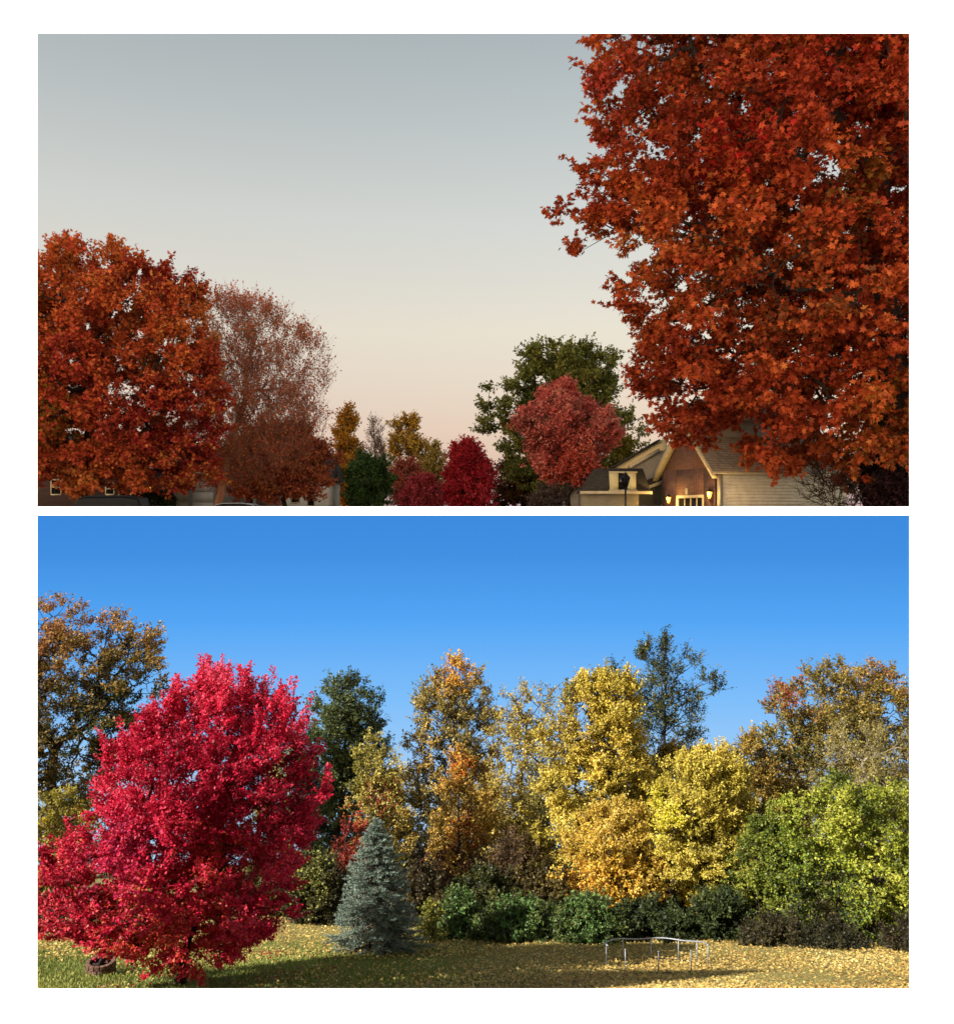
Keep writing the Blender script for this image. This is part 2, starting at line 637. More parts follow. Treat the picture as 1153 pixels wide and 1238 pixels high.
    for (zx, zy, zr, zc, zp) in zones:
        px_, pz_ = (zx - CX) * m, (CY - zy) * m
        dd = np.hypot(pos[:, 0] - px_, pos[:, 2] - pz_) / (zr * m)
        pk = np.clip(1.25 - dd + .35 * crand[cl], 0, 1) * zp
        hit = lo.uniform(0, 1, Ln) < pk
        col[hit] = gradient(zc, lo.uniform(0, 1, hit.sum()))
    col *= lo.uniform(1 - jit, 1 + jit, (Ln, 1))
    ok = ~bareclump[cl] & (pos[:, 2] > g)
    if thin is not None:                         # the far side of a very large crown carries fewer leaves
        off = (pos[:, 0] > (thin[0] - CX) * m) | (pos[:, 2] > (CY - thin[1]) * m) | (pos[:, 1] > d + thin[2] * m)
        ok &= ~off | (lo.uniform(0, 1, Ln) < .45)
    leaves_mesh('crown', pos[ok], dirs[ok], nrm[ok], ls[ok], np.clip(col[ok], 0, 1), shape, mat, root)
    return root

# ================================================================== the setting
AREA = YARD
# white border around both views, built as an added wall with two openings
WD = 4.0
def wp(px, py, d=WD):
    return ((px - CX) / F * d, d, (CY - py) / F * d)
def border_frame():
    mb = MB()
    T = .10
    X0, X1, Z0, Z1 = -22.0, 3.2, -3.4, 4.2
    xs = [X0, wp(45, 0)[0], wp(1099, 0)[0], X1]
    zs = [Z0, wp(0, 1195.5)[2], wp(0, 623)[2], wp(0, 612.5)[2], wp(0, 40)[2], Z1]
    def splay(x, z):                             # reveals flare outward behind the face
        return x * 1.12, z * 1.12 if abs(z) > .1 else z
    cells = [(0, 0), (0, 1), (0, 2), (0, 3), (0, 4), (1, 0), (1, 2), (1, 4), (2, 0), (2, 1), (2, 2), (2, 3), (2, 4)]
    idx = {}
    for i in range(4):
        for j in range(6):
            idx[(i, j, 0)] = len(mb.v)
            mb.v.append((xs[i], WD, zs[j]))
    for i in range(4):
        for j in range(6):
            x, z = xs[i], zs[j]
            if i in (1, 2) and j in (1, 4):
                x, z = splay(x, z)
            elif i in (1, 2):
                x = x * 1.12
            elif j in (1, 4):
                z = z * 1.12
            if i in (0, 3) and j in (1, 4):
                pass
            idx[(i, j, 1)] = len(mb.v)
            mb.v.append((x, WD + T, z))
    cs = set(cells)
    for (i, j) in cells:
        q = [(i, j), (i + 1, j), (i + 1, j + 1), (i, j + 1)]
        mb.f.append([idx[(a, b, 0)] for a, b in q])
        mb.f.append([idx[(a, b, 1)] for a, b in q][::-1])
        for (di, dj, e0, e1) in ((-1, 0, (i, j), (i, j + 1)), (1, 0, (i + 1, j), (i + 1, j + 1)), (0, -1, (i, j), (i + 1, j)), (0, 1, (i, j + 1), (i + 1, j + 1))):
            if (i + di, j + dj) not in cs:
                mb.f.append([idx[(*e0, 0)], idx[(*e1, 0)], idx[(*e1, 1)], idx[(*e0, 1)]])
    mb.prism([(-17.5, WD, Z1 - .002), (-13.4, WD, Z1 - .002), (-13.4, WD, 7.4), (-17.5, WD, 7.4)], (0, T, 0))  # unseen taller block added to cast shade on the lawn
    return mb
M_BORDER = surf('border_white', (250, 250, 249), (246, 246, 245), 1.5, .6, .02, .3)
o = border_frame().build('white_border', M_BORDER)
tag(o, 'white page border around the street view above and the garden view below, built as a wall', 'wall')

# yard ground
def yard_mesh():
    xs = np.linspace(-40, 40, 161)
    ys = np.concatenate([np.linspace(0, 12, 13), np.linspace(12.2, 22, 60), np.linspace(22.5, 60, 60)])
    X, Y = np.meshgrid(xs, ys)
    n = Noise3(1.3, 4)
    Z = np.interp(Y, GX, GZ)
    pts = np.stack([X.ravel(), Y.ravel(), np.zeros(X.size)], 1)
    Z = Z.ravel() + .035 * n(pts)
    V = np.stack([X.ravel(), Y.ravel(), Z], 1)
    nx, ny = len(xs), len(ys)
    i = (np.arange(ny - 1)[:, None] * nx + np.arange(nx - 1)[None, :]).ravel()
    fl = np.stack([i, i + 1, i + nx + 1, i + nx], 1).ravel()
    return V, fl, np.full(len(i), 4)
def yard_mat():
    m, n, l, b = new_mat('lawn')
    t = n.new('ShaderNodeTexCoord')
    s = n.new('ShaderNodeSeparateXYZ')
    l.new(t.outputs['Object'], s.inputs[0])
    no = n.new('ShaderNodeTexNoise')
    no.inputs['Scale'].default_value = 1.1
    no.inputs['Detail'].default_value = 7
    l.new(t.outputs['Object'], no.inputs['Vector'])
    fine = n.new('ShaderNodeTexNoise')
    fine.inputs['Scale'].default_value = 30
    fine.inputs['Detail'].default_value = 4
    l.new(t.outputs['Object'], fine.inputs['Vector'])
    g = n.new('ShaderNodeValToRGB')
    ramp(g, [(.35, lin((88, 98, 44))), (.65, lin((136, 140, 70)))])
    l.new(fine.outputs['Fac'], g.inputs['Fac'])
    e = n.new('ShaderNodeValToRGB')
    ramp(e, [(.35, lin((88, 88, 46))), (.65, lin((178, 162, 98)))])
    l.new(fine.outputs['Fac'], e.inputs['Fac'])
    # litter covers the lawn towards the right and under the trees
    a1 = n.new('ShaderNodeMath'); a1.operation = 'MULTIPLY_ADD'
    l.new(s.outputs['X'], a1.inputs[0]); a1.inputs[1].default_value = .62; a1.inputs[2].default_value = .55
    a2 = n.new('ShaderNodeMath'); a2.operation = 'MULTIPLY_ADD'
    l.new(s.outputs['Y'], a2.inputs[0]); a2.inputs[1].default_value = .9; a2.inputs[2].default_value = -16.4
    mxn = n.new('ShaderNodeMath'); mxn.operation = 'MAXIMUM'
    l.new(a1.outputs[0], mxn.inputs[0]); l.new(a2.outputs[0], mxn.inputs[1])
    a3 = n.new('ShaderNodeMath'); a3.operation = 'MULTIPLY_ADD'
    l.new(no.outputs['Fac'], a3.inputs[0]); a3.inputs[1].default_value = 1.6; l.new(mxn.outputs[0], a3.inputs[2])
    a4 = n.new('ShaderNodeMath'); a4.operation = 'SUBTRACT'; a4.use_clamp = True
    l.new(a3.outputs[0], a4.inputs[0]); a4.inputs[1].default_value = .75
    mm = n.new('ShaderNodeMix'); mm.data_type = 'RGBA'
    l.new(a4.outputs[0], mm.inputs[0]); l.new(g.outputs['Color'], mm.inputs[6]); l.new(e.outputs['Color'], mm.inputs[7])
    l.new(mm.outputs[2], b.inputs['Base Color'])
    b.inputs['Roughness'].default_value = .95
    b.inputs['Specular IOR Level'].default_value = .1
    bu = n.new('ShaderNodeBump'); bu.inputs['Strength'].default_value = .6; bu.inputs['Distance'].default_value = .06
    l.new(fine.outputs['Fac'], bu.inputs['Height']); l.new(bu.outputs['Normal'], b.inputs['Normal'])
    return m
V, fl, ct = yard_mesh()
yard = np_mesh('ground', V, fl, ct, yard_mat(), None, None, True)
tag(yard, kind='structure')

# clear blue day sky beyond the yard
SKYD = 42.0
def day_sky():
    m, n, l, b = new_mat('day_sky')
    t = n.new('ShaderNodeTexCoord')
    s = n.new('ShaderNodeSeparateXYZ')
    l.new(t.outputs['Object'], s.inputs[0])
    mr = n.new('ShaderNodeMapRange')
    mr.inputs['From Min'].default_value = -13.0
    mr.inputs['From Max'].default_value = 0.0
    l.new(s.outputs['Z'], mr.inputs['Value'])
    r_ = n.new('ShaderNodeValToRGB')
    ramp(r_, [(0, lin((176, 212, 246))), (.35, lin((126, 190, 250))), (.62, lin((84, 166, 245))), (.85, lin((66, 144, 226))), (1, lin((60, 138, 222)))])
    l.new(mr.outputs['Result'], r_.inputs['Fac'])
    em = n.new('ShaderNodeEmission')
    l.new(r_.outputs['Color'], em.inputs['Color'])
    em.inputs['Strength'].default_value = .485
    l.new(em.outputs[0], n['Material Output'].inputs['Surface'])
    m.cycles.emission_sampling = 'NONE'
    return m
mb = MB()
nseg = 48
ring = []
for i in range(nseg + 1):
    a = R(-52 + 104 * i / nseg)
    ring.append((60 * math.sin(a), SKYD - 60 + 60 * math.cos(a) if False else SKYD - (1 - math.cos(a)) * 14))
for (x, y) in ring:
    mb.v += [(x, y, -24), (x, y, 0.02)]
for i in range(nseg):
    mb.f.append([2 * i, 2 * i + 1, 2 * i + 3, 2 * i + 2])
AREA = None
sk = mb.build('sky', day_sky())
tag(sk, kind='structure')

# street ground on the high terrace behind
mb = MB()
mb.poly([(-260, SKYD + .4, STREET), (260, SKYD + .4, STREET), (260, 420, STREET), (-260, 420, STREET)])
o = mb.build('terrain', surf('street_ground', (74, 78, 50), (56, 58, 40), .6, .95, .2, .1))
tag(o, kind='structure')
mb = MB()
mb.poly([(-3, SKYD + .4, STREET + .004), (9, SKYD + .4, STREET + .004), (4, 300, STREET + .004), (-5, 300, STREET + .004)])
o = mb.build('road', surf('asphalt', (62, 62, 62), (50, 50, 51), 2, .9, .2, .2))
tag(o, kind='structure')

# ================================================================== yard trees and shrubs
AREA = YARD
RED = [(128, 4, 24), (176, 12, 40), (206, 24, 58), (220, 44, 70)]
GOLD = [(120, 92, 34), (176, 134, 40), (212, 166, 52), (226, 186, 84)]
YEL = [(106, 98, 44), (172, 154, 60), (214, 192, 80), (224, 200, 98)]
TAN = [(104, 92, 48), (156, 132, 62), (194, 166, 78), (212, 188, 102)]
ORA = [(150, 66, 20), (196, 96, 26), (222, 124, 36), (226, 150, 50)]
GRN = [(42, 56, 26), (62, 78, 36), (88, 100, 50), (118, 124, 66)]
DGR = [(32, 42, 20), (46, 58, 28), (66, 76, 36), (96, 104, 48)]
LIME = [(52, 66, 22), (106, 116, 36), (162, 164, 54), (198, 194, 92)]
OLIVE = [(84, 80, 38), (124, 116, 50), (162, 146, 62), (186, 166, 80)]
RUST = [(104, 52, 30), (140, 78, 38), (168, 104, 50), (190, 130, 70)]
BRUSH = [(66, 50, 36), (92, 70, 48), (120, 92, 62), (140, 112, 78)]

# the crimson maple on the lawn
tree('maple_tree', 'bright crimson maple with low sweeping branches on the lawn, largest in the garden view', 'tree', 13.3, 219,
     [(1162, 196, 256), (1148, 176, 300), (1128, 142, 338), (1108, 62, 358), (1084, 34, 368), (1056, 40, 374), (1028, 58, 380), (998, 86, 384), (960, 106, 386),
      (920, 124, 386), (890, 146, 378), (866, 172, 360), (848, 200, 336), (834, 226, 312), (826, 246, 294)],
     [(112, 6, 30), (184, 16, 52), (216, 40, 74), (230, 90, 114)], leaf=5.4, clumps=900, twigs=9, per=15, clump_px=19, shape='oval', mat=LEAF_GLOSS, bark=BARK_DARK, trunk=13, fork=1165, depth=.85, seed=3,
     zones=[(250, 1120, 70, [(206, 58, 44), (224, 84, 58)], .5), (110, 1080, 60, [(206, 50, 66), (222, 90, 84)], .45), (290, 1010, 50, [(196, 56, 30), (150, 70, 30)], .4),
            (340, 940, 50, [(110, 6, 26), (140, 16, 30)], .5), (180, 1000, 45, [(150, 20, 70), (200, 60, 100)], .45), (220, 1085, 60, [(190, 66, 40), (214, 110, 66)], .4)], flat=.2, droop=.15, shell=.5, wild=.08, up=.30, jit=.3, lump=.17, gaps=.15, sprigs=(190, 40))
# tall tree at the left edge
tree('shade_tree', 'tall tree with bronze top leaves and dark forked limbs behind the crimson maple', 'tree', 26, 62,
     [(1005, 0, 110), (960, -30, 150), (915, -50, 190), (880, -70, 205), (845, -80, 214), (815, -80, 220), (790, -70, 208), (765, -50, 170), (748, -20, 140), (736, 30, 95)],
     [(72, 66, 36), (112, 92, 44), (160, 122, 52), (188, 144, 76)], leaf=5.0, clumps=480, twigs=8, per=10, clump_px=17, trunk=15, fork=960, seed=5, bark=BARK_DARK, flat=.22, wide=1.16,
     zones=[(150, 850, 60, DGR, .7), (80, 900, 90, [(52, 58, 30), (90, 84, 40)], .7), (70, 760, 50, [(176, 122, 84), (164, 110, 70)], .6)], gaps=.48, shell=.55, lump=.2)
tree('young_tree', 'small yellow green leafy tree at the left edge below the bronze topped tree', 'tree', 21, 66,
     [(1060, 20, 110), (1030, 0, 130), (1000, 10, 120), (975, 30, 100), (962, 50, 80)], [(84, 82, 30), (130, 120, 44), (172, 156, 60), (196, 160, 40)], leaf=5, clumps=90, twigs=7,
     per=8, clump_px=14, trunk=5, fork=1050, seed=6, gaps=.5)
# green tree right of the maple
tree('green_tree', 'tall dark green tree between crimson maple and gold pointed tree', 'tree', 30, 405,
     [(1060, 370, 440), (1020, 360, 452), (980, 356, 462), (930, 358, 470), (890, 362, 476), (860, 368, 472), (838, 382, 458), (826, 396, 442), (818, 408, 428)],
     [(50, 60, 34), (70, 82, 46), (92, 102, 60), (116, 120, 72)], leaf=4.4, clumps=430, twigs=8, per=9, clump_px=14, trunk=9, fork=1020, mode='leader', seed=8, wide=1.18, zones=[(395, 900, 50, [(96, 112, 60), (126, 132, 72)], .5)], gaps=.45, lump=.25)
tree('young_tree', 'thin yellow green tree just behind the blue spruce', 'tree', 25, 448,
     [(1060, 425, 480), (1010, 418, 492), (960, 418, 490), (925, 425, 482), (900, 436, 466), (888, 445, 458)], [(100, 96, 46), (146, 136, 60), (182, 168, 80), (166, 148, 90)], leaf=4.6,
     clumps=130, twigs=7, per=8, clump_px=13, trunk=4, fork=1040, mode='leader', seed=9, gaps=.6,
     zones=[(430, 1010, 30, [(190, 40, 40), (176, 70, 40)], .75), (465, 960, 25, [(150, 40, 50)], .4)])
tree('red_shrub', 'small red leaved shrub left of the spruce top', 'shrub', 24, 424, [(1062, 410, 440), (1040, 405, 446), (1015, 408, 442), (998, 418, 436)],
     [(84, 30, 24), (136, 40, 34), (168, 84, 44)], leaf=4.4, clumps=42, twigs=6, per=8, clump_px=12, trunk=3, mode='multi', seed=10, gaps=.3)
# gold pointed tree
tree('gold_tree', 'tall pointed golden tree rising above the spruce into blue sky', 'tree', 31, 549,
     [(1050, 520, 580), (1010, 506, 592), (965, 494, 598), (920, 490, 604), (880, 492, 602), (855, 500, 598), (835, 508, 590), (815, 522, 580), (800, 538, 566), (793, 549, 557)],
     [(92, 88, 50), (140, 124, 64), (184, 156, 78), (204, 168, 88)], leaf=4.4, clumps=340, twigs=7, per=8, clump_px=13, trunk=8, mode='leader', fork=1040, seed=12, bark=BARK, wide=1.22,
     zones=[(552, 810, 26, [(214, 150, 46), (222, 160, 60)], .8)], gaps=.52, up=.45)
tree('orange_tree', 'small orange leaved tree in front of the golden pointed tree', 'tree', 27, 553,
     [(1070, 530, 580), (1030, 512, 598), (990, 516, 600), (955, 524, 594), (925, 534, 580), (905, 546, 566)], [(108, 92, 48), (164, 132, 58), (198, 162, 72), (206, 178, 102)], leaf=4.6,
     clumps=150, twigs=7, per=8, clump_px=13, trunk=5, fork=1045, mode='leader', seed=13, gaps=.5, zones=[(556, 925, 24, ORA, .55), (566, 1010, 26, [(190, 84, 36), (206, 116, 44)], .5)])
# sparse tree
tree('sparse_tree', 'thin leaved pale yellow tree with visible upright stems and sky between', 'tree', 29, 618,
     [(1060, 590, 660), (1000, 580, 680), (940, 578, 690), (890, 584, 690), (860, 592, 682), (842, 606, 670), (832, 622, 655)],
     [(120, 108, 56), (168, 146, 70), (196, 174, 84), (206, 188, 100)], leaf=4.2, clumps=260, twigs=7, per=5, clump_px=13, trunk=6, fork=1010, mode='spread', seed=14, bark=BARK, gaps=.5, up=.5, straight=.45)
tree('brush_shrub', 'tangled brown twiggy shrub under the thin leaved yellow tree', 'shrub', 26, 612, [(1105, 575, 650), (1075, 566, 662), (1045, 572, 655), (1015, 590, 640)],
     BRUSH, leaf=3.6, clumps=130, twigs=8, per=4, clump_px=13, trunk=3, mode='multi', seed=15, up=.5)
tree('brush_shrub', 'dark russet shrub behind the right side of the spruce', 'shrub', 27, 545, [(1105, 505, 580), (1075, 498, 590), (1050, 505, 580), (1030, 525, 565)],
     [(60, 34, 30), (88, 52, 40), (110, 76, 50)], leaf=4, clumps=120, twigs=8, per=6, clump_px=13, trunk=3, mode='multi', seed=16, up=.4)
tree('young_tree', 'low olive yellow tree right of the brown twiggy shrub', 'tree', 27, 632, [(1085, 610, 662), (1050, 606, 672), (1015, 612, 668), (985, 625, 655)],
     [(110, 100, 40), (160, 144, 54), (196, 176, 70)], leaf=4.6, clumps=100, twigs=7, per=8, clump_px=13, trunk=4, fork=1075, seed=17, gaps=.4)
# big yellow tree
tree('yellow_tree', 'broad bright yellow tree with forked dark trunk in the middle of the tree line', 'tree', 26, 712,
     [(1085, 690, 790), (1050, 672, 806), (1010, 660, 812), (960, 652, 815), (915, 648, 808), (880, 650, 806), (855, 655, 800), (838, 665, 785), (824, 690, 765)],
     YEL, leaf=4.4, clumps=680, twigs=8, per=11, clump_px=15, wide=1.2, trunk=10, fork=985, seed=18, bark=BARK_DARK, gaps=.48, lump=.3, sprigs=(50, 22),
     zones=[(680, 870, 40, TAN, .5), (735, 880, 60, [(206, 172, 60), (220, 190, 80)], .4)])
tree('orange_tree', 'low orange yellow tree spreading over the hedge below the big yellow tree', 'tree', 23, 752,
     [(1098, 690, 800), (1080, 676, 806), (1050, 668, 806), (1020, 680, 800), (995, 700, 785), (975, 722, 765)], [(120, 102, 48), (182, 152, 60), (214, 182, 76), (222, 200, 112)], leaf=4.4,
     clumps=260, twigs=8, per=12, clump_px=15, trunk=6, fork=1085, seed=19, gaps=.35, zones=[(730, 1065, 60, [(212, 150, 40), (222, 172, 52)], .5), (700, 1060, 24, [(200, 134, 40)], .4)])
# dark locust behind
tree('locust_tree', 'tall airy dark green tree with reaching branches above the yellow tree', 'tree', 33, 800,
     [(985, 765, 860), (950, 750, 862), (920, 745, 862), (890, 740, 868), (865, 730, 866), (845, 720, 872), (825, 715, 868), (805, 730, 850), (788, 765, 825), (768, 795, 812)],
     [(44, 52, 30), (66, 74, 38), (92, 92, 46), (128, 110, 54)], leaf=4.2, clumps=170, twigs=9, per=5, clump_px=16, trunk=8, fork=960, mode='leader', seed=20, bark=BARK_DARK, gaps=.62, flat=.15, up=.25, wild=.25, lump=.4, shell=.6, wide=1.3, sprigs=(40, 20))
# yellow tree with arching branches, right of centre
tree('yellow_tree', 'arching olive yellow tree hanging over the right end of the hedge', 'tree', 22.5, 800,
     [(1098, 835, 890), (1075, 805, 908), (1050, 792, 916), (1020, 784, 922), (990, 780, 926), (960, 782, 926), (938, 794, 918), (922, 812, 900), (912, 836, 880)],
     [(110, 102, 46), (172, 156, 62), (212, 192, 82), (222, 198, 98)], leaf=4.4, clumps=520, twigs=8, per=12, clump_px=15, wide=1.16, trunk=10, fork=1010, seed=21, bark=BARK_DARK, gaps=.55, flat=.25, droop=.4, lean=20, lump=.34, sprigs=(40, 22),
     zones=[(800, 985, 26, [(196, 190, 40), (214, 204, 56)], .6)])
tree('yellow_tree', 'small gold and tan tree between the two tallest right hand crowns', 'tree', 28, 898,
     [(1060, 880, 930), (1000, 868, 945), (960, 862, 950), (930, 866, 945), (905, 876, 930), (888, 890, 912)], [(110, 92, 42), (160, 132, 56), (196, 164, 74)], leaf=4.6, clumps=150, twigs=7, per=8, clump_px=13,
     trunk=5, fork=1040, seed=22, gaps=.4)
# right bronze green tree
tree('shade_tree', 'large rounded olive and bronze tree at the right edge of the garden', 'tree', 30, 1010,
     [(1010, 930, 1120), (970, 905, 1150), (930, 896, 1165), (900, 898, 1170), (870, 908, 1165), (845, 922, 1150), (825, 945, 1125), (812, 970, 1085), (803, 1000, 1050)],
     [(78, 74, 36), (112, 100, 44), (150, 128, 58), (178, 140, 64)], leaf=4.5, clumps=620, twigs=8, per=9, clump_px=14, trunk=10, fork=990, seed=23, gaps=.3, lump=.16,
     zones=[(945, 830, 26, [(150, 72, 46), (170, 92, 50)], .7), (1060, 815, 30, [(160, 96, 56), (150, 110, 60)], .5), (930, 900, 40, DGR, .6), (1070, 860, 40, [(190, 160, 60), (160, 140, 60)], .5)])
tree('bare_tree', 'nearly bare tree with pale trunk rising behind the bright green thicket', 'tree', 25, 1042,
     [(985, 990, 1095), (950, 975, 1110), (920, 985, 1100), (890, 1000, 1090), (865, 1015, 1065)], [(104, 98, 54), (140, 128, 66), (164, 148, 76)], leaf=4.2, clumps=130, twigs=7, per=4, clump_px=14,
     trunk=7, fork=930, seed=24, bark=BARK_PALE, up=.6, twig_r=.26, crook=.5)
# lime thicket
tree('lime_tree', 'bushy bright lime green tree at the right edge over brown undergrowth', 'tree', 19.5, 1050,
     [(1150, 1000, 1150), (1118, 946, 1175), (1070, 924, 1190), (1035, 916, 1190), (1005, 918, 1190), (985, 930, 1180), (970, 960, 1150), (958, 1000, 1120)],
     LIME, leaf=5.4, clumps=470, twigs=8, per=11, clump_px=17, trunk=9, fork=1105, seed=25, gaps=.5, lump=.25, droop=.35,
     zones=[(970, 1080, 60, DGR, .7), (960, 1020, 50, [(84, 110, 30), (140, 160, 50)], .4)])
tree('green_shrub', 'deep green shaded shrub left of the lime green tree', 'shrub', 21, 930,
     [(1128, 880, 975), (1095, 872, 985), (1060, 880, 980), (1025, 895, 965), (995, 910, 950)], [(56, 70, 26), (90, 104, 38), (130, 138, 50), (166, 164, 68)], leaf=5, clumps=190, twigs=8, per=9, clump_px=15, trunk=4, mode='multi', seed=26, gaps=.45, sprigs=(30, 22))
# hedge of separate shrubs
for i, (hx, w_, top, dd, lab) in enumerate([
        (560, 62, 1088, 19.2, 'leafy green hedge shrub nearest the spruce'), (628, 92, 1100, 18.8, 'glossy green hedge shrub below the brown twiggy shrub'),
        (712, 70, 1092, 18.5, 'green hedge shrub behind the left end of the metal hoop'), (786, 96, 1102, 18.9, 'dark hedge shrub below the orange yellow tree, behind the metal hoop'),
        (868, 76, 1086, 19.0, 'dark hedge shrub below the arching yellow branches')]):
    tree('hedge_shrub', lab, 'shrub', dd, hx, [(1143, hx - w_ * .5, hx + w_ * .5), (1125, hx - w_ * .58, hx + w_ * .58), (1108, hx - w_ * .5, hx + w_ * .5), (top, hx - w_ * .25, hx + w_ * .25)],
         GRN if i < 3 else DGR, leaf=5.6, clumps=150, twigs=7, per=9, clump_px=13, trunk=3, mode='multi', seed=30 + i, mat=LEAF_GLOSS, group='shrubs of the green hedge', gaps=.2,
         zones=[(hx, 1105, 30, [(86, 120, 56), (116, 150, 80)], .5)] if i < 3 else ())
tree('yellow_shrub', 'small yellow leaved sapling between the spruce and the hedge', 'shrub', 18.4, 521, [(1142, 505, 535), (1120, 506, 534), (1104, 511, 531), (1092, 517, 526)],
     [(92, 100, 42), (136, 134, 56), (168, 158, 70)], leaf=5, clumps=30, twigs=6, per=7, clump_px=10, trunk=2, mode='multi', seed=41)
tree('green_shrub', 'dark thicket between crimson maple and spruce with pale top leaves', 'shrub', 21.5, 380, [(1112, 345, 425), (1085, 335, 430), (1060, 340, 425), (1043, 355, 410)],
     [(46, 44, 26), (62, 60, 32), (80, 76, 42)], leaf=5, clumps=170, twigs=8, per=8, clump_px=14, trunk=3, mode='multi', seed=42, zones=[(380, 1052, 26, [(130, 132, 60), (160, 160, 80)], .7)])
tree('brush_shrub', 'brown undergrowth clump beneath the lime green tree', 'shrub', 18.6, 1040, [(1154, 985, 1120), (1140, 980, 1130), (1128, 1000, 1110)], [(32, 34, 20), (50, 48, 28), (76, 66, 40)], leaf=4.2, clumps=110, twigs=8, per=5,
     clump_px=14, trunk=3, mode='multi', seed=43, up=.5)  # leaf colours darkened for the shade under the tree
tree('brush_shrub', 'low brown leafy mound at the foot of the shaded green shrub', 'shrub', 18.0, 935, [(1146, 890, 985), (1130, 885, 990), (1116, 905, 970)], [(38, 38, 22), (58, 54, 30), (90, 78, 44)], leaf=4.2, clumps=110,
     twigs=7, per=6, clump_px=11, trunk=2, mode='multi', seed=45, up=.3)  # shade at the shrub's foot put into the leaf colours
tree('brush_shrub', 'dark brown undergrowth between the leafy mound and the brown undergrowth clump', 'shrub', 17.6, 1000, [(1156, 960, 1045), (1140, 955, 1050), (1126, 975, 1030)], [(32, 36, 20), (50, 50, 28), (72, 66, 38)], leaf=4.2, clumps=110,
     twigs=7, per=6, clump_px=12, trunk=2, mode='multi', seed=46, up=.4)  # dark leaf colours stand in for tree shade here
tree('yellow_tree', 'dull yellow tree filling in between the broad yellow tree and the arching one', 'tree', 27.5, 818, [(1070, 790, 850), (1030, 776, 862), (980, 772, 866), (940, 778, 858), (915, 792, 842), (902, 808, 828)],
     TAN, leaf=4.8, clumps=190, twigs=8, per=8, clump_px=14, trunk=5, fork=1040, seed=47, gaps=.35, sprigs=(30, 20))
tree('brush_shrub', 'dry tan undergrowth clump at the far right edge', 'shrub', 17.2, 1098, [(1166, 1070, 1135), (1140, 1066, 1140), (1118, 1075, 1125)], [(36, 34, 22), (58, 52, 32), (90, 78, 48)], leaf=4.2, clumps=80, twigs=8, per=5,
     clump_px=14, trunk=3, mode='multi', seed=44, up=.7)  # shade at this edge is painted into the leaf colours
for i, (x0, x1, top, lab) in enumerate([(470, 570, 1030, 'dark brown brush far back between spruce and orange tree'), (560, 670, 1035, 'dark brown brush far back behind the thin leaved tree'),
                                        (655, 760, 1030, 'dark brush far back behind the broad yellow tree'), (770, 900, 1010, 'dark green brush far back behind the arching yellow tree'),
                                        (880, 1010, 1000, 'dark brush far back behind the lime green tree')]):
    c_ = (x0 + x1) / 2
    tree('brush_shrub', lab, 'shrub', 35, c_, [(1066, x0, x1), (1050, x0 - 4, x1 + 4), (top, c_ - 20, c_ + 20)], [(40, 36, 26), (58, 52, 34), (76, 66, 44)], leaf=5, clumps=110, twigs=7, per=7, clump_px=14,
         trunk=3, mode='multi', seed=50 + i)

# the wood behind, tree by tree
for i, (bx_, l_, r_, tp, pal, lab, dd) in enumerate([
        (350, 300, 400, 900, OLIVE, 'olive brown tree filling the gap behind the right side of the crimson maple', 35),
        (480, 440, 525, 930, TAN, 'tan brown tree behind the spruce and the thin yellow green tree', 36),
        (585, 545, 630, 940, TAN, 'tan tree behind the orange leaved tree and the thin leaved yellow tree', 37),
        (655, 610, 700, 930, OLIVE, 'olive tree behind the gap left of the broad yellow tree', 36),
        (775, 720, 830, 920, OLIVE, 'olive green tree behind the broad yellow tree', 36),
        (860, 810, 910, 920, TAN, 'tan tree behind the arching olive yellow tree', 34),
        (945, 900, 990, 905, OLIVE, 'olive tree behind the small gold and tan tree', 35),
        (1060, 1000, 1140, 930, OLIVE, 'olive brown tree behind the nearly bare tree', 36)]):
    c_ = (l_ + r_) / 2
    tree('background_tree', lab, 'tree', dd, bx_, [(1064, l_ + 8, r_ - 8), (1035, l_, r_), (990, l_, r_), ((tp + 990) / 2, l_ + 6, r_ - 6), (tp + 15, l_ + 18, r_ - 18), (tp, c_ - 10, c_ + 10)],
         pal, leaf=4.6, clumps=190, twigs=7, per=6, clump_px=13, trunk=5, fork=1040, seed=90 + i, gaps=.45, lump=.3)

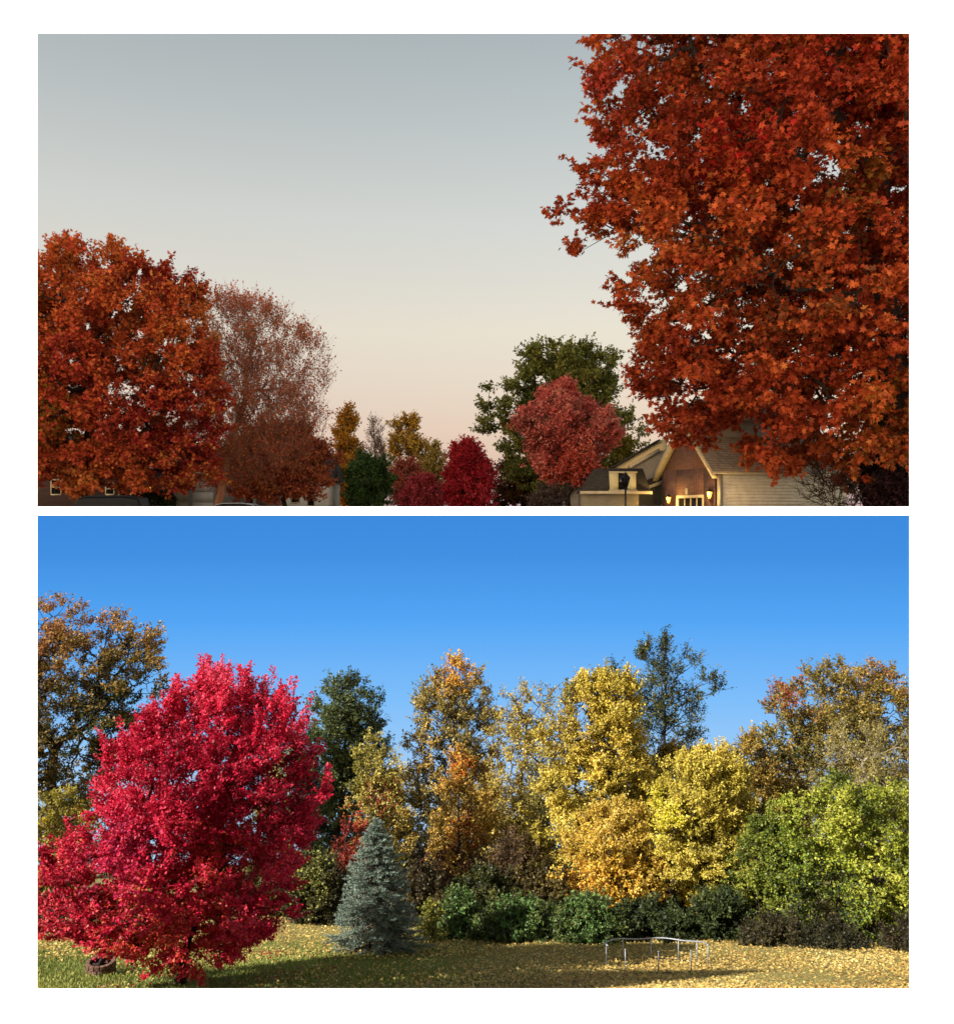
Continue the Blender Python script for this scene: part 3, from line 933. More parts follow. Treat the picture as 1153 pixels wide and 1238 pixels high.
for i, (bx_, hw, tp, pal, lab, dd) in enumerate([
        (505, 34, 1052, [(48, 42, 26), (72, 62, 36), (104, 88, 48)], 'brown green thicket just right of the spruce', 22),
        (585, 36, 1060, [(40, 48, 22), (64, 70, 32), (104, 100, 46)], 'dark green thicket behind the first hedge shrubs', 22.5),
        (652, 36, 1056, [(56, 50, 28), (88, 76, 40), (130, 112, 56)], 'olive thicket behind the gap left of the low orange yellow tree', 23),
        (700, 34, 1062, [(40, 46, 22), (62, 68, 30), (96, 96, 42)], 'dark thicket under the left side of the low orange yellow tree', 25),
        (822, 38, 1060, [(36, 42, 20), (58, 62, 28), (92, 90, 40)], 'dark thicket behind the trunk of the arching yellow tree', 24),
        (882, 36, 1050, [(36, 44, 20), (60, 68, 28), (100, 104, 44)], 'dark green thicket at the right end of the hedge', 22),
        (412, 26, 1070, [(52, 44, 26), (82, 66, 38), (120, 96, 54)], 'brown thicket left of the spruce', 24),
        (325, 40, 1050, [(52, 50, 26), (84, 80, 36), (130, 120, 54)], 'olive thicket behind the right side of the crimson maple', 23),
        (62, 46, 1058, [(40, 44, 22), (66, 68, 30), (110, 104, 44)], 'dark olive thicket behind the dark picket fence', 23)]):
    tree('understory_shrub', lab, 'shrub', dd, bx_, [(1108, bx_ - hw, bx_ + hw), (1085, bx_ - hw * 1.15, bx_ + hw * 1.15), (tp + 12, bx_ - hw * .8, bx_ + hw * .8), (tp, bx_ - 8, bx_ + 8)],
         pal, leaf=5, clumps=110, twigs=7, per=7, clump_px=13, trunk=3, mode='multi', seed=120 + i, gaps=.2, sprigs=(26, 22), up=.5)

# blue spruce: whorls of drooping branches covered with needle tufts
def spruce():
    global rng
    rng = np.random.default_rng(99)
    d = 17.0
    m = d / F
    g = gz(d)
    bx = (455 - CX) * m
    root = thing('spruce_tree', 'conical blue grey spruce standing at the edge of the lawn', 'tree', (bx, d, g))
    H = (1152 - 997) * m
    W = 56 * m
    segs, pos, dirs, nrm, col = [], [], [], [], []
    segs.append(((bx, d, g - .05), (bx, d, g + H * .5), .075, .045))
    segs.append(((bx, d, g + H * .5), (bx + .01, d, g + H), .045, .008))
    tiers = 30
    for t in range(tiers):
        f = t / (tiers - 1)
        z = g + .10 + (H - .14) * f ** .95
        L = W * (1 - f) ** .78 * (.86 + .28 * rng.uniform()) + .03
        nb = int(20 - 10 * f)
        a0 = rng.uniform(0, 6.28)
        for b in range(nb):
            a = a0 + b * 2 * math.pi / nb + rng.normal(0, .15)
            l_ = L * rng.uniform(.72, 1.12)
            rise = .55 * f + .12
            o_ = np.array([bx, d, z + rng.normal(0, .03)])
            dr = np.array([math.cos(a), math.sin(a), rise * .6 - .10])
            tip = o_ + dr * l_
            mid = o_ + dr * l_ * .5 + np.array([0, 0, -.05 * l_])
            segs.append((o_, mid, .012, .008)); segs.append((mid, tip, .008, .003))
            side = np.array([-math.sin(a), math.cos(a), 0])
            k = max(4, int(l_ / .045))
            for q in range(k):
                u = (q + 1) / k
                if u < .18: continue
                c0 = (o_ * (1 - u) ** 2 + 2 * mid * u * (1 - u) + tip * u * u)
                wdt = .20 * l_ * (1 - u) + .05
                for sgn in (-1, 1, 0):
                    sd_ = unit(dr + side * sgn * .8 + rng.normal(0, .12, 3))
                    sl = wdt if sgn else .06
                    nn = 7 if sgn else 5
                    uu = rng.uniform(0, 1, nn)
                    pp = c0 + sd_ * sl * uu[:, None]
                    pos.append(pp)
                    dirs.append(sd_ + rng.normal(0, .6, (nn, 3)) + np.array([0, 0, .25]))
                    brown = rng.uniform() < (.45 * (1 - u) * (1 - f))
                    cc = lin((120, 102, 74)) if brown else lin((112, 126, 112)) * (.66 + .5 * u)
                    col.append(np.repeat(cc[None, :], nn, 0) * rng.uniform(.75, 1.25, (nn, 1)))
    pos, dirs, col = np.concatenate(pos), np.concatenate(dirs), np.concatenate(col)
    S_ = [np.array([q[i] for q in segs]) for i in range(4)]
    V, fl, ct = tubes(S_, 5)
    np_mesh('trunk', V, fl, ct, BARK_DARK, root, None, True)
    nr = unit(rng.normal(size=pos.shape) + np.array([0, 0, .6]))
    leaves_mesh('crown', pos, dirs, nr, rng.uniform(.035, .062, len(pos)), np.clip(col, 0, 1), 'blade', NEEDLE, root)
spruce()

# ================================================================== yard things
rng = np.random.default_rng(2024)
STEEL = surf('galvanised_steel', (158, 160, 164), (132, 134, 138), 12, .5, .1, .5, .3)
STONE = surf('fire_pit_stone', (128, 96, 82), (84, 64, 56), 9, .95, .6, .1)
SOOT = surf('soot', (30, 26, 24), (18, 16, 15), 8, .98, .5, .05)
DARKWOOD = surf('dark_wood', (62, 48, 40), (38, 30, 26), 5, .9, .5, .1, stretch=(4, 4, .6))

def hoop():
    d = 15.05
    m = d / F
    cx = (792 - CX) * m
    r = 62 * m
    h = .37
    root = thing('hoop_frame', 'round low grey metal hoop frame on thin posts over leafy lawn', 'hoop frame', (cx, d, gz(d)))
    def ring_pt(a):
        x, y = cx + r * math.cos(a), d + r * math.sin(a)
        return Vector((x, y, gz(y)))
    pts = [ring_pt(R(a)) + Vector((0, 0, h + .012 * math.sin(a * .11))) for a in np.linspace(-8, 196, 40)]
    mb = MB(); mb.tube(pts, .012, 8); mb.build('rail', STEEL, root, True)
    for i, a in enumerate((-6, 24, 52, 84, 120, 152, 190, 226, 262, 300)):
        p = ring_pt(R(a))
        top = h if a <= 196 else h * .96
        mb = MB()
        mb.tube([p + Vector((0, 0, -.03)), p + Vector((.006 * (-1) ** i, 0, top))], .009, 6)
        mb.lathe(p + Vector((.006 * (-1) ** i, 0, top)), [(.012, -.02), (.013, 0), (.009, .012), (.0, .014)], 8)
        mb.build('post', STEEL, root, True)
    pts = [ring_pt(R(a)) + Vector((0, 0, .03)) for a in np.linspace(0, 352, 48)]
    mb = MB(); mb.tube(pts, .006, 6, True); mb.build('shadow_ring', surf('ring_shade', (60, 46, 40), (40, 32, 30), 10, .8, .2, .2), root, True)  # dark tube standing in for the frame's shadow on the lawn
hoop()

def fire_pit():
    d = 14.35
    m = d / F
    cx = (122 - CX) * m
    g = gz(d)
    root = thing('fire_pit', 'low round brown stone fire pit on the shaded lawn', 'fire pit', (cx, d, g))
    ro, ri = 17 * m, 12.5 * m
    mb = MB()
    for lay in range(3):
        n = 15
        for k in range(n):
            a0 = (k + .5 * (lay % 2)) * 2 * math.pi / n
            a = a0 + math.pi / n
            w = 2 * math.pi * (ro + ri) / 2 / n * .95
            c = Vector((cx + (ro + ri) / 2 * math.cos(a), d + (ro + ri) / 2 * math.sin(a), g + .02 + lay * .072))
            mb.box(c, ro - ri, w, .068 + .004 * rng.uniform(-1, 1), a + rng.normal(0, .03))
    mb.build('stone_ring', STONE, root, bevel=.006)
    mb = MB(); mb.lathe((cx, d, g), [(.01, .06), (ri * .6, .07), (ri, .05)], 20); mb.build('ash_bed', SOOT, root)
    mb = MB()
    for k in range(4):
        a = rng.uniform(0, 6.28)
        c = Vector((cx, d, g + .14 + .02 * k)); v = Vector((math.cos(a), math.sin(a), .12)) * ri * .75
        mb.tube([c - v, c + v * .2, c + v], [.022, .026, .02], 7)
    mb.build('log', BARK_DARK, root)
fire_pit()

def picket_fence():
    d = 19.5
    m = d / F
    x0, x1 = (20 - CX) * m, (100 - CX) * m
    g = gz(d)
    root = thing('picket_fence', 'dark wooden picket fence at the left edge behind the crimson maple', 'fence', (x0, d, g))
    mb = MB()
    x = x0
    while x < x1:
        h = .72 + rng.uniform(-.02, .02)
        mb.prism([(x, d, g - .05), (x + .07, d, g - .05), (x + .07, d, g + h - .05), (x + .035, d, g + h), (x, d, g + h - .05)], (0, .02, 0))
        x += .105
    mb.build('pickets', DARKWOOD, root)
    for z in (.18, .55):
        mb = MB(); mb.bar((x0, d + .045, g + z), (x1, d + .045, g + z), .04, .06); mb.build('rail', DARKWOOD, root)
    for k in range(3):
        mb = MB(); mb.box((x0 + (x1 - x0) * k / 2, d + .11, g - .1), .08, .08, .85); mb.build('post', DARKWOOD, root)
picket_fence()

def shed():
    d = 33.0
    m = d / F
    g = gz(d)
    x0, x1 = (522 - CX) * m, (552 - CX) * m
    root = thing('shed', 'small white shed glimpsed far back under the golden pointed tree', 'shed', ((x0 + x1) / 2, d, g))
    z1 = (CY - 1030) * m
    zp = (CY - 1018) * m
    W_ = surf('white_shed', (214, 208, 192), (190, 182, 164), 4, .8, .1, .2)
    mb = MB()
    mb.prism([(x0, d, g - .3), (x1, d, g - .3), (x1, d, z1), ((x0 + x1) / 2, d, zp), (x0, d, z1)], (0, 1.2, 0))
    mb.build('wall', W_, root)
    xc = (x0 + x1) / 2
    mb = MB()
    for s in (-1, 1):
        a = Vector((xc, d - .1, zp + .05)); b = Vector((xc + s * ((x1 - x0) / 2 + .12), d - .1, z1 - .06))
        mb.prism([a, b, b + Vector((0, 0, .05)), a + Vector((0, 0, .05))], (0, 1.4, 0))
    mb.build('roof', surf('shed_roof', (70, 62, 56), (52, 46, 42), 6, .9, .4, .1), root)
    mb = MB(); mb.box((xc, d - .02, g), .32, .03, z1 - g - .12); mb.build('door', surf('shed_door', (120, 112, 98), (96, 88, 78), 4), root)
    for s in (-1, 1):
        mb = MB(); mb.box((xc + s * .2, d - .025, g), .03, .04, z1 - g - .08); mb.build('door_trim', W_, root)
shed()

def cottage():
    d = 34.0
    m = d / F
    g = gz(d)
    x0, x1 = (62 - CX) * m, (84 - CX) * m
    z1, zp = (CY - 1026) * m, (CY - 1016) * m
    root = thing('garden_hut', 'pale hut barely visible behind the left side of the crimson maple', 'hut', ((x0 + x1) / 2, d, g))
    mb = MB()
    mb.prism([(x0, d, g - .3), (x1, d, g - .3), (x1, d, z1), ((x0 + x1) / 2, d, zp), (x0, d, z1)], (0, 1.4, 0))
    mb.build('wall', surf('cream_hut', (222, 210, 186), (200, 186, 160), 4, .8, .1, .2), root)
    xc = (x0 + x1) / 2
    mb = MB()
    for s in (-1, 1):
        a = Vector((xc, d - .1, zp + .04)); b = Vector((xc + s * ((x1 - x0) / 2 + .1), d - .1, z1 - .05))
        mb.prism([a, b, b + Vector((0, 0, .05)), a + Vector((0, 0, .05))], (0, 1.6, 0))
    mb.build('roof', surf('hut_roof', (86, 72, 62), (60, 50, 46), 6, .9, .4, .1), root)
cottage()

# grass blades and fallen leaves
def ground_z(x, y):
    return np.interp(y, GX, GZ)
def grass():
    n = 90000
    y = 12.6 + 6.2 * rng.uniform(0, 1, n) ** 1.1
    x = rng.uniform(-.56, .56, n) * y
    no = Noise3(2.2, 8)
    k = no(np.stack([x, y, 0 * x], 1))
    lit = np.maximum(.42 * x + .5, (y - 16.4) * .9 - .6) + k * .5
    keep = rng.uniform(-.3, 1.6, n) > lit
    x, y = x[keep], y[keep]
    n = len(x)
    pos = np.stack([x, y, ground_z(x, y) - .005], 1)
    d_ = unit(np.stack([rng.normal(0, .5, n), rng.normal(0, .5, n), np.ones(n)], 1))
    col = gradient([(70, 84, 32), (106, 116, 46), (138, 142, 66), (168, 162, 90)], .5 + .3 * k[keep] + rng.normal(0, .2, n)) * rng.uniform(.8, 1.2, (n, 1))
    nr = unit(rng.normal(size=(n, 3)))
    o = leaves_mesh('grass', pos, d_, nr, rng.uniform(.03, .07, n), np.clip(col, 0, 1), 'blade', NEEDLE, None)
    tag(o, 'short green lawn grass thinning towards the leaf litter', 'grass', kind='stuff')
grass()
def litter():
    n = 95000
    y = 12.6 + 13 * rng.uniform(0, 1, n) ** 1.9
    x = rng.uniform(-.58, .58, n) * y
    no = Noise3(1.7, 3)
    k = no(np.stack([x, y, 0 * x], 1))
    dens = np.clip(np.maximum(.26 * x + .36, (y - 15.4) * .5), .07, 1) + k * .2
    keep = rng.uniform(0, 1, n) < dens
    x, y, k = x[keep], y[keep], k[keep]
    n = len(x)
    pos = np.stack([x, y, ground_z(x, y) + rng.uniform(.012, .05, n)], 1)
    a = rng.uniform(0, 6.28, n)
    d_ = np.stack([np.cos(a), np.sin(a), rng.normal(-.25, .25, n)], 1)
    nr = unit(np.stack([rng.normal(0, .35, n), rng.normal(0, .35, n) - .1, np.ones(n)], 1))
    col = gradient([(112, 88, 52), (182, 148, 82), (218, 186, 102), (234, 212, 144)], .5 + .2 * k + rng.normal(0, .25, n))
    red = (np.hypot(x + 4.6, (y - 14.6)) < 2.4) & (rng.uniform(0, 1, n) < .35)
    col[red] = lin((150, 40, 40))
    o = leaves_mesh('fallen_leaves', pos, d_, nr, rng.uniform(.03, .065, n), np.clip(col * rng.uniform(.8, 1.15, (n, 1)), 0, 1), 'oval', LEAF, None)
    tag(o, 'yellow and tan fallen leaves scattered over the lawn', 'fallen leaves', kind='stuff')
litter()
AREA = None

# ================================================================== street: buildings
CREAM = surf('cream_trim', (206, 194, 160), (176, 164, 132), 2, .7, .05, .2)
SIDING = surf('cream_siding', (228, 222, 198), (206, 200, 176), 2, .7, .08, .2)
GREYSIDING = surf('grey_siding', (150, 144, 128), (132, 126, 112), 2, .8, .08, .2)
SHINGLE = brick_mat('shingle', (176, 162, 138), (150, 138, 118), (104, 94, 82), 1, .3, .16)
SHINGLE_DARK = brick_mat('dark_shingle', (74, 68, 58), (58, 54, 46), (40, 36, 32), 1, .3, .16)
BRICK = brick_mat('red_brick', (126, 74, 58), (98, 54, 44), (128, 112, 98))
BRICK_DARK = brick_mat('brown_brick', (74, 44, 36), (54, 32, 28), (70, 58, 50))
GLASS = surf('dark_glass', (16, 18, 20), (26, 26, 25), .8, .12, 0, .4)
WARM = glow('lamp_glow', (255, 184, 66), 2.2)
IRON = surf('black_iron', (24, 22, 22), (16, 15, 15), 8, .5, .1, .4)
UP = Vector((0, 0, 1))

def lap_siding(mb, a, b, z0, z1, nrm, step=.19):
    """lapped boards on the wall from a to b (2-D points), facing nrm"""
    n = max(1, int((z1 - z0) / step))
    a, b, nrm = Vector((*a, 0)), Vector((*b, 0)), Vector((*nrm, 0))
    for i in range(n):
        z = z0 + (z1 - z0) * i / n
        zt = z0 + (z1 - z0) * (i + 1) / n
        p = [a + UP * z, b + UP * z, b + UP * z + nrm * .03, a + UP * z + nrm * .03]
        q = [a + UP * (zt + .01), b + UP * (zt + .01), b + UP * (zt + .01) + nrm * .006, a + UP * (zt + .01) + nrm * .006]
        k = len(mb.v)
        mb.v += [tuple(x) for x in p + q]
        for f in ((3, 2, 1, 0), (4, 5, 6, 7), (0, 1, 5, 4), (1, 2, 6, 5), (2, 3, 7, 6), (3, 0, 4, 7)):
            mb.f.append([k + t for t in f])

def garage_house():
    th = R(25)
    s = Vector((math.cos(th), math.sin(th), 0))          # along the sided wall, away to the right
    u = Vector((-math.sin(th), math.cos(th), 0))         # along the gabled front, away to the left
    C0 = P(863, 612, 57.0)
    C0.z = STREET
    def H(a, b, z):
        q = C0 + u * a + s * b
        q.z = z
        return q
    W, L = 5.3, 11.0
    ze, zp = 2.75, 5.75
    root = thing('garage_house', 'brick fronted garage house with cream siding under the red maple', 'house', C0)
    # brick gable front (slab 0.25 m thick), with an opening
    o0, o1, zo = 1.0, 3.75, 1.05
    e = s * .25
    mb = MB()
    mb.prism([H(0, 0, STREET), H(o0, 0, STREET), H(o0, 0, ze), H(0, 0, ze)], e)
    mb.prism([H(o1, 0, STREET), H(W, 0, STREET), H(W, 0, ze), H(o1, 0, ze)], e)
    mb.prism([H(o0, 0, zo), H(o1, 0, zo), H(o1, 0, ze), H(o0, 0, ze)], e)
    mb.prism([H(0, 0, ze), H(W, 0, ze), H(W / 2, 0, zp)], e)
    mb.build('front_wall', BRICK, root)
    mb = MB()
    f = -s * .05
    mb.prism([H(o0 - .02, -.02, STREET), H(o0 + .16, -.02, STREET), H(o0 + .16, -.02, zo - .16), H(o0 - .02, -.02, zo - .16)], e * .8)
    mb.prism([H(o1 - .16, -.02, STREET), H(o1 + .02, -.02, STREET), H(o1 + .02, -.02, zo - .16), H(o1 - .16, -.02, zo - .16)], e * .8)
    mb.prism([H(o0 - .02, -.02, zo - .16), H(o1 + .02, -.02, zo - .16), H(o1 + .02, -.02, zo + .03), H(o0 - .02, -.02, zo + .03)], e * .8)
    fr = mb.build('garage_door', CREAM, root)
    mb = MB()
    mb.prism([H(o0 + .16, .10, STREET), H(o1 - .16, .10, STREET), H(o1 - .16, .10, zo - .16), H(o0 + .16, .10, zo - .16)], s * .03)
    mb.build('pane', GLASS, fr)
    mb = MB()
    for k in range(1, 4):
        a = o0 + .16 + (o1 - o0 - .32) * k / 4
        mb.prism([H(a - .04, .06, STREET), H(a + .04, .06, STREET), H(a + .04, .06, zo - .16), H(a - .04, .06, zo - .16)], s * .04)
    mb.build('glazing_bar', CREAM, fr)
    mb = MB()
    mb.prism([H(W / 2 - .1, -.04, zo + .05), H(W / 2 + .1, -.04, zo + .05), H(W / 2 + .14, -.04, zo + .5), H(W / 2 - .14, -.04, zo + .5)], s * .038)
    mb.build('keystone', CREAM, root)
    # sided wall
    mb = MB()
    n2 = (-u).to_2d()
    mb.prism([H(0, .25, STREET), H(0, L, STREET), H(.2, L, STREET), H(.2, .25, STREET)], UP * (ze - STREET))
    lap_siding(mb, H(-.004, .62, 0).to_2d(), H(-.004, L, 0).to_2d(), STREET, ze - .02, n2, .2)
    mb.build('side_wall', SIDING, root)
    mb = MB()
    mb.prism([H(-.06, .30, STREET), H(-.06, .60, STREET), H(-.004, .60, STREET), H(-.004, .30, STREET)], UP * (ze - STREET))
    mb.build('corner_board', CREAM, root)
    # roof
    mb = MB()
    ov, fo = .4, .45
    for sg in (0, 1):
        a_e = -ov if sg == 0 else W + ov
        drop = (zp - ze) / (W / 2) * ov
        p = [H(W / 2, -fo, zp + .16), H(W / 2, L, zp + .16), H(a_e, L, ze - drop + .16), H(a_e, -fo, ze - drop + .16)]
        mb.prism(p, UP * .1)
    mb.build('roof', SHINGLE, root)
    mb = MB()
    for sg in (0, 1):
        a_e = -ov if sg == 0 else W + ov
        drop = (zp - ze) / (W / 2) * ov
        p = [H(W / 2, -fo, zp + .155), H(a_e, -fo, ze - drop + .155), H(a_e, -fo, ze - drop - .25), H(W / 2, -fo, zp - .25)]
        mb.prism(p, s * .42)
    mb.build('rake_trim', CREAM, root)
    mb = MB()
    drop = (zp - ze) / (W / 2) * ov
    mb.bar(H(-ov - .06, -fo, ze - drop + .1), H(-ov - .06, L, ze - drop + .1), .12, .14)
    mb.build('gutter', CREAM, root)
    # upper storey gable behind
    mb = MB()
    b0 = 1.3
    ua, ub, uz0, uz1, uzp = 1.6, 4.4, 3.8, 6.1, 7.2
    mb.prism([H(ua, b0, uz0), H(ub, b0, uz0), H(ub, b0, uz1), H((ua + ub) / 2, b0, uzp), H(ua, b0, uz1)], s * 6)
    lap_siding(mb, H(ua, b0, 0).to_2d(), H(ub, b0, 0).to_2d(), uz0, uz1, (-s).to_2d(), .2)
    mb.build('upper_wall', GREYSIDING, root)
    mb = MB()
    for sg in (0, 1):
        a_e = ua - .4 if sg == 0 else ub + .4
        zz = uz1 - (uzp - uz1) / ((ub - ua) / 2) * .4
        p = [H((ua + ub) / 2, b0 - .5, uzp + .05), H((ua + ub) / 2, b0 + 6.4, uzp + .05), H(a_e, b0 + 6.4, zz + .05), H(a_e, b0 - .5, zz + .05)]
        mb.prism(p, UP * .1)
    mb.build('upper_roof', SHINGLE, root)
    mb = MB()
    for sg in (0, 1):
        a_e = ua - .4 if sg == 0 else ub + .4
        zz = uz1 - (uzp - uz1) / ((ub - ua) / 2) * .4
        p = [H((ua + ub) / 2, b0 - .52, uzp + .04), H(a_e, b0 - .52, zz + .04), H(a_e, b0 - .52, zz - .34), H((ua + ub) / 2, b0 - .52, uzp - .34)]
        mb.prism(p, s * .5)
    mb.build('upper_rake_trim', CREAM, root)
    # wing to the left: cream gable with its raking edge, grey wall and return
    mb = MB()
    A_, B_ = P(797, 534, 67), P(742, 566, 67)
    mb.prism([B_, P(806, 566, 67), P(806, 529, 67), A_], (0, 5, 0))
    mb.build('wing_gable', surf('yellow_cream', (232, 214, 160), (222, 200, 146), 2, .7, .05, .2), root)
    mb = MB()
    mb.prism([P(740, 566.5, 66.7), P(740, 564.5, 66.7), P(798, 530.5, 66.7), P(798, 532.5, 66.7)], (0, 1.6, 0))
    mb.build('wing_roof', SHINGLE_DARK, root)
    mb = MB()
    mb.prism([P(763, 612, 66), P(806, 612, 66), P(806, 544, 66), P(796, 545, 66), P(763, 563, 66)], (0, .9, 0))
    mb.build('wing_wall', GREYSIDING, root)
    mb = MB()
    mb.prism([P(762, 562, 65.8), P(797, 542, 65.8), P(797, 546, 65.8), P(762, 566, 65.8)], (0, 1.0, 0))
    mb.build('wing_trim', CREAM, root)
    # porch: shed roof and posts
    mb = MB()
    mb.prism([P(766, 588, 63.5), P(806, 572, 63.5), P(806, 578, 63.5), P(766, 594, 63.5)], (0, 2.2, 0))
    mb.build('porch_roof', SHINGLE_DARK, root)
    mb = MB()
    mb.prism([P(766, 594, 63.4), P(806, 578.5, 63.4), P(806, 583, 63.4), P(766, 597, 63.4)], (0, .3, 0))
    mb.build('porch_beam', CREAM, root)
    for px in (786, 802):
        mb = MB()
        q = P(px, 590, 63.6); q.z = STREET
        mb.box(q, .32, .32, P(0, 588 if px < 790 else 582, 63.6).z - STREET)
        mb.build('porch_post', CREAM, root)
garage_house()

def bay_house():
    d = 61.0
    root = thing('bay_house', 'cream house with dark hipped roof and shuttered window behind the lamp post', 'house', P(745, 619, d) + Vector((0, 0, STREET)))
    def Q(px, py, dy=0.0):
        q = P(px, py, d)
        q.y += dy
        return q
    mb = MB()
    b = [Q(704, 598), Q(772, 598)]
    mb.prism([(b[0].x, d, STREET), (b[1].x, d, STREET), (b[1].x, d, Q(0, 597).z), (b[0].x, d, Q(0, 597).z)], (0, 2.4, 0))
    mb.build('wall', surf('dark_cream', (146, 138, 114), (120, 112, 92), 1.2, .8, .1, .2), root)  # two-tone cream, darker than the siding
    # hipped roof: front slope and ridge set back
    x0, x1, xa, xb = Q(701, 0).x, Q(786, 0).x, Q(722, 0).x, Q(778, 0).x
    z0, z1 = Q(0, 596).z, Q(0, 566).z
    mb = MB()
    V = [(x0, d - .35, z0), (x1, d - .35, z0), (x1, d + 2.6, z0), (x0, d + 2.6, z0), (xa, d + .35, z1), (xb, d + .35, z1), (xb, d + 2.2, z1), (xa, d + 2.2, z1)]
    mb.v = V
    mb.f = [[0, 1, 5, 4], [1, 2, 6, 5], [2, 3, 7, 6], [3, 0, 4, 7], [4, 5, 6, 7], [3, 2, 1, 0]]
    mb.build('roof', SHINGLE_DARK, root)
    mb = MB()
    mb.bar((x0 - .05, d - .42, z0 + .02), (x1 + .05, d - .42, z0 + .02), .16, .2)
    mb.build('gutter', CREAM, root)
    # window set into the front slope
    xw0, xw1, zw0, zw1 = Q(736, 0).x, Q(768, 0).x, Q(0, 592).z, Q(0, 572).z
    mb = MB()
    yw = d - .33
    w3 = (xw1 - xw0) / 3
    mb.prism([(xw0 + w3, yw + .05, zw0), (xw0 + 2 * w3, yw + .05, zw0), (xw0 + 2 * w3, yw + .05, zw1), (xw0 + w3, yw + .05, zw1)], (0, .6, 0))
    fr = mb.build('window', GLASS, root)
    SH = surf('cream_shutter', (222, 212, 160), (206, 196, 146), 3, .7, .05, .2)
    for k in (0, 2):
        mb = MB()
        mb.prism([(xw0 + k * w3 + .02, yw, zw0), (xw0 + (k + 1) * w3 - .02, yw, zw0), (xw0 + (k + 1) * w3 - .02, yw, zw1), (xw0 + k * w3 + .02, yw, zw1)], (0, .68, 0))
        mb.build('shutter', SH, fr)
    mb = MB(); mb.bar((xw0 - .06, yw - .02, zw1 + .05), (xw1 + .06, yw - .02, zw1 + .05), .1, .1); mb.build('head_trim', CREAM, fr)
    mb = MB(); mb.bar((xw0 - .06, yw - .02, zw0 - .05), (xw1 + .06, yw - .02, zw0 - .05), .12, .08); mb.build('sill', CREAM, fr)
    # lower bay: corner boards and window
    for px in (706, 733, 770):
        mb = MB()
        mb.box((Q(px, 0).x, d - .03, STREET), .14, .05, Q(0, 598).z - STREET)
        mb.build('corner_board', CREAM, root)
    mb = MB()
    mb.box((Q(720, 0).x, d - .02, STREET + .6), .9, .03, Q(0, 601).z - STREET - .6)
    mb.build('window_pane', GLASS, root)
bay_house()

def gable_cottage():
    d = 72.0
    root = thing('gabled_cottage', 'white gable end of a low house left of the bay house', 'house', P(702, 619, d) + Vector((0, 0, STREET)))
    mb = MB()
    a, b, c = P(684, 600, d), P(722, 600, d), P(712, 574, d)
    mb.prism([(a.x, d, STREET), (b.x, d, STREET), b, c, a], (0, 4, 0))
    mb.build('wall', surf('white_gable', (206, 200, 186), (186, 180, 166), 2, .8, .05, .2), root)
    mb = MB()
    mb.prism([P(681, 601, d - .3), P(712, 571, d - .3), P(712, 574, d - .3), P(681, 604, d - .3)], (0, 4.6, 0))
    mb.prism([P(712, 571, d - .3), P(725, 602, d - .3), P(725, 605, d - .3), P(712, 574, d - .3)], (0, 4.6, 0))
    mb.build('roof', SHINGLE_DARK, root)
gable_cottage()

def simple_house(name, label, d, x0, x1, ytop, ridge, wall, roof, wins=(), doors=(), depth=8.0):
    """a house seen square on: wall, gabled roof with ridge along x, windows and garage doors"""
    root = thing(name, label, 'house', P((x0 + x1) / 2, 619, d) + Vector((0, 0, STREET)))
    a, b = P(x0, ytop, d), P(x1, ytop, d)
    mb = MB()
    mb.prism([(a.x, d, STREET), (b.x, d, STREET), (b.x, d, a.z), (a.x, d, a.z)], (0, depth, 0))
    mb.build('wall', wall, root)
    zr = (CY - ridge) / F * d
    mb = MB()
    mb.prism([(a.x - .4, d - .5, a.z - .05), (a.x - .4, d + depth / 2, zr), (a.x - .4, d + depth + .5, a.z - .05)], (b.x - a.x + .8, 0, 0))
    mb.build('roof', roof, root)
    mb = MB()
    mb.bar((a.x - .4, d - .56, a.z), (b.x + .4, d - .56, a.z), .12, .16)
    mb.build('gutter', CREAM, root)
    for (wx0, wx1, wy0, wy1) in wins:
        p, q = P(wx0, wy0, d), P(wx1, wy1, d)
        mb = MB()
        t = .09
        mb.bar((p.x, d - .03, p.z), (q.x, d - .03, p.z), .08, t)
        mb.bar((p.x, d - .03, q.z), (q.x, d - .03, q.z), .1, t * 1.3)
        mb.bar((p.x, d - .03, q.z), (p.x, d - .03, p.z), t, .06)
        mb.bar((q.x, d - .03, q.z), (q.x, d - .03, p.z), t, .06)
        mb.bar((p.x, d - .025, (p.z + q.z) / 2), (q.x, d - .025, (p.z + q.z) / 2), .05, .05)
        w = mb.build('window', CREAM, root)
        mb = MB()
        mb.prism([(p.x, d - .012, q.z), (q.x, d - .012, q.z), (q.x, d - .012, p.z), (p.x, d - .012, p.z)], (0, .01, 0))
        mb.build('pane', GLASS, w)
    for (dx0, dx1, dy0, mat) in doors:
        p, q = P(dx0, dy0, d), P(dx1, dy0, d)
        mb = MB()
        n = 4
        for k in range(n):
            z0 = STREET + (p.z - STREET) * k / n
            z1 = STREET + (p.z - STREET) * (k + 1) / n - .03
            mb.prism([(p.x, d - .04, z0), (q.x, d - .04, z0), (q.x, d - .04, z1), (p.x, d - .04, z1)], (0, .03, 0))
        mb.build('garage_door', mat, root)
    return root
GARAGE = surf('beige_door', (164, 150, 122), (150, 136, 110), 2, .7, .05, .2)
WHITEDOOR = surf('white_door', (208, 200, 184), (196, 188, 172), 2, .7, .05, .2)
simple_house('brick_house', 'dark brick house behind the large red tree and parked vehicle on the left', 78, -20, 182, 566, 520, BRICK_DARK, SHINGLE_DARK,
             wins=[(62, 74, 580, 598), (144, 158, 574, 606), (128, 138, 584, 598), (-6, 8, 580, 600)])
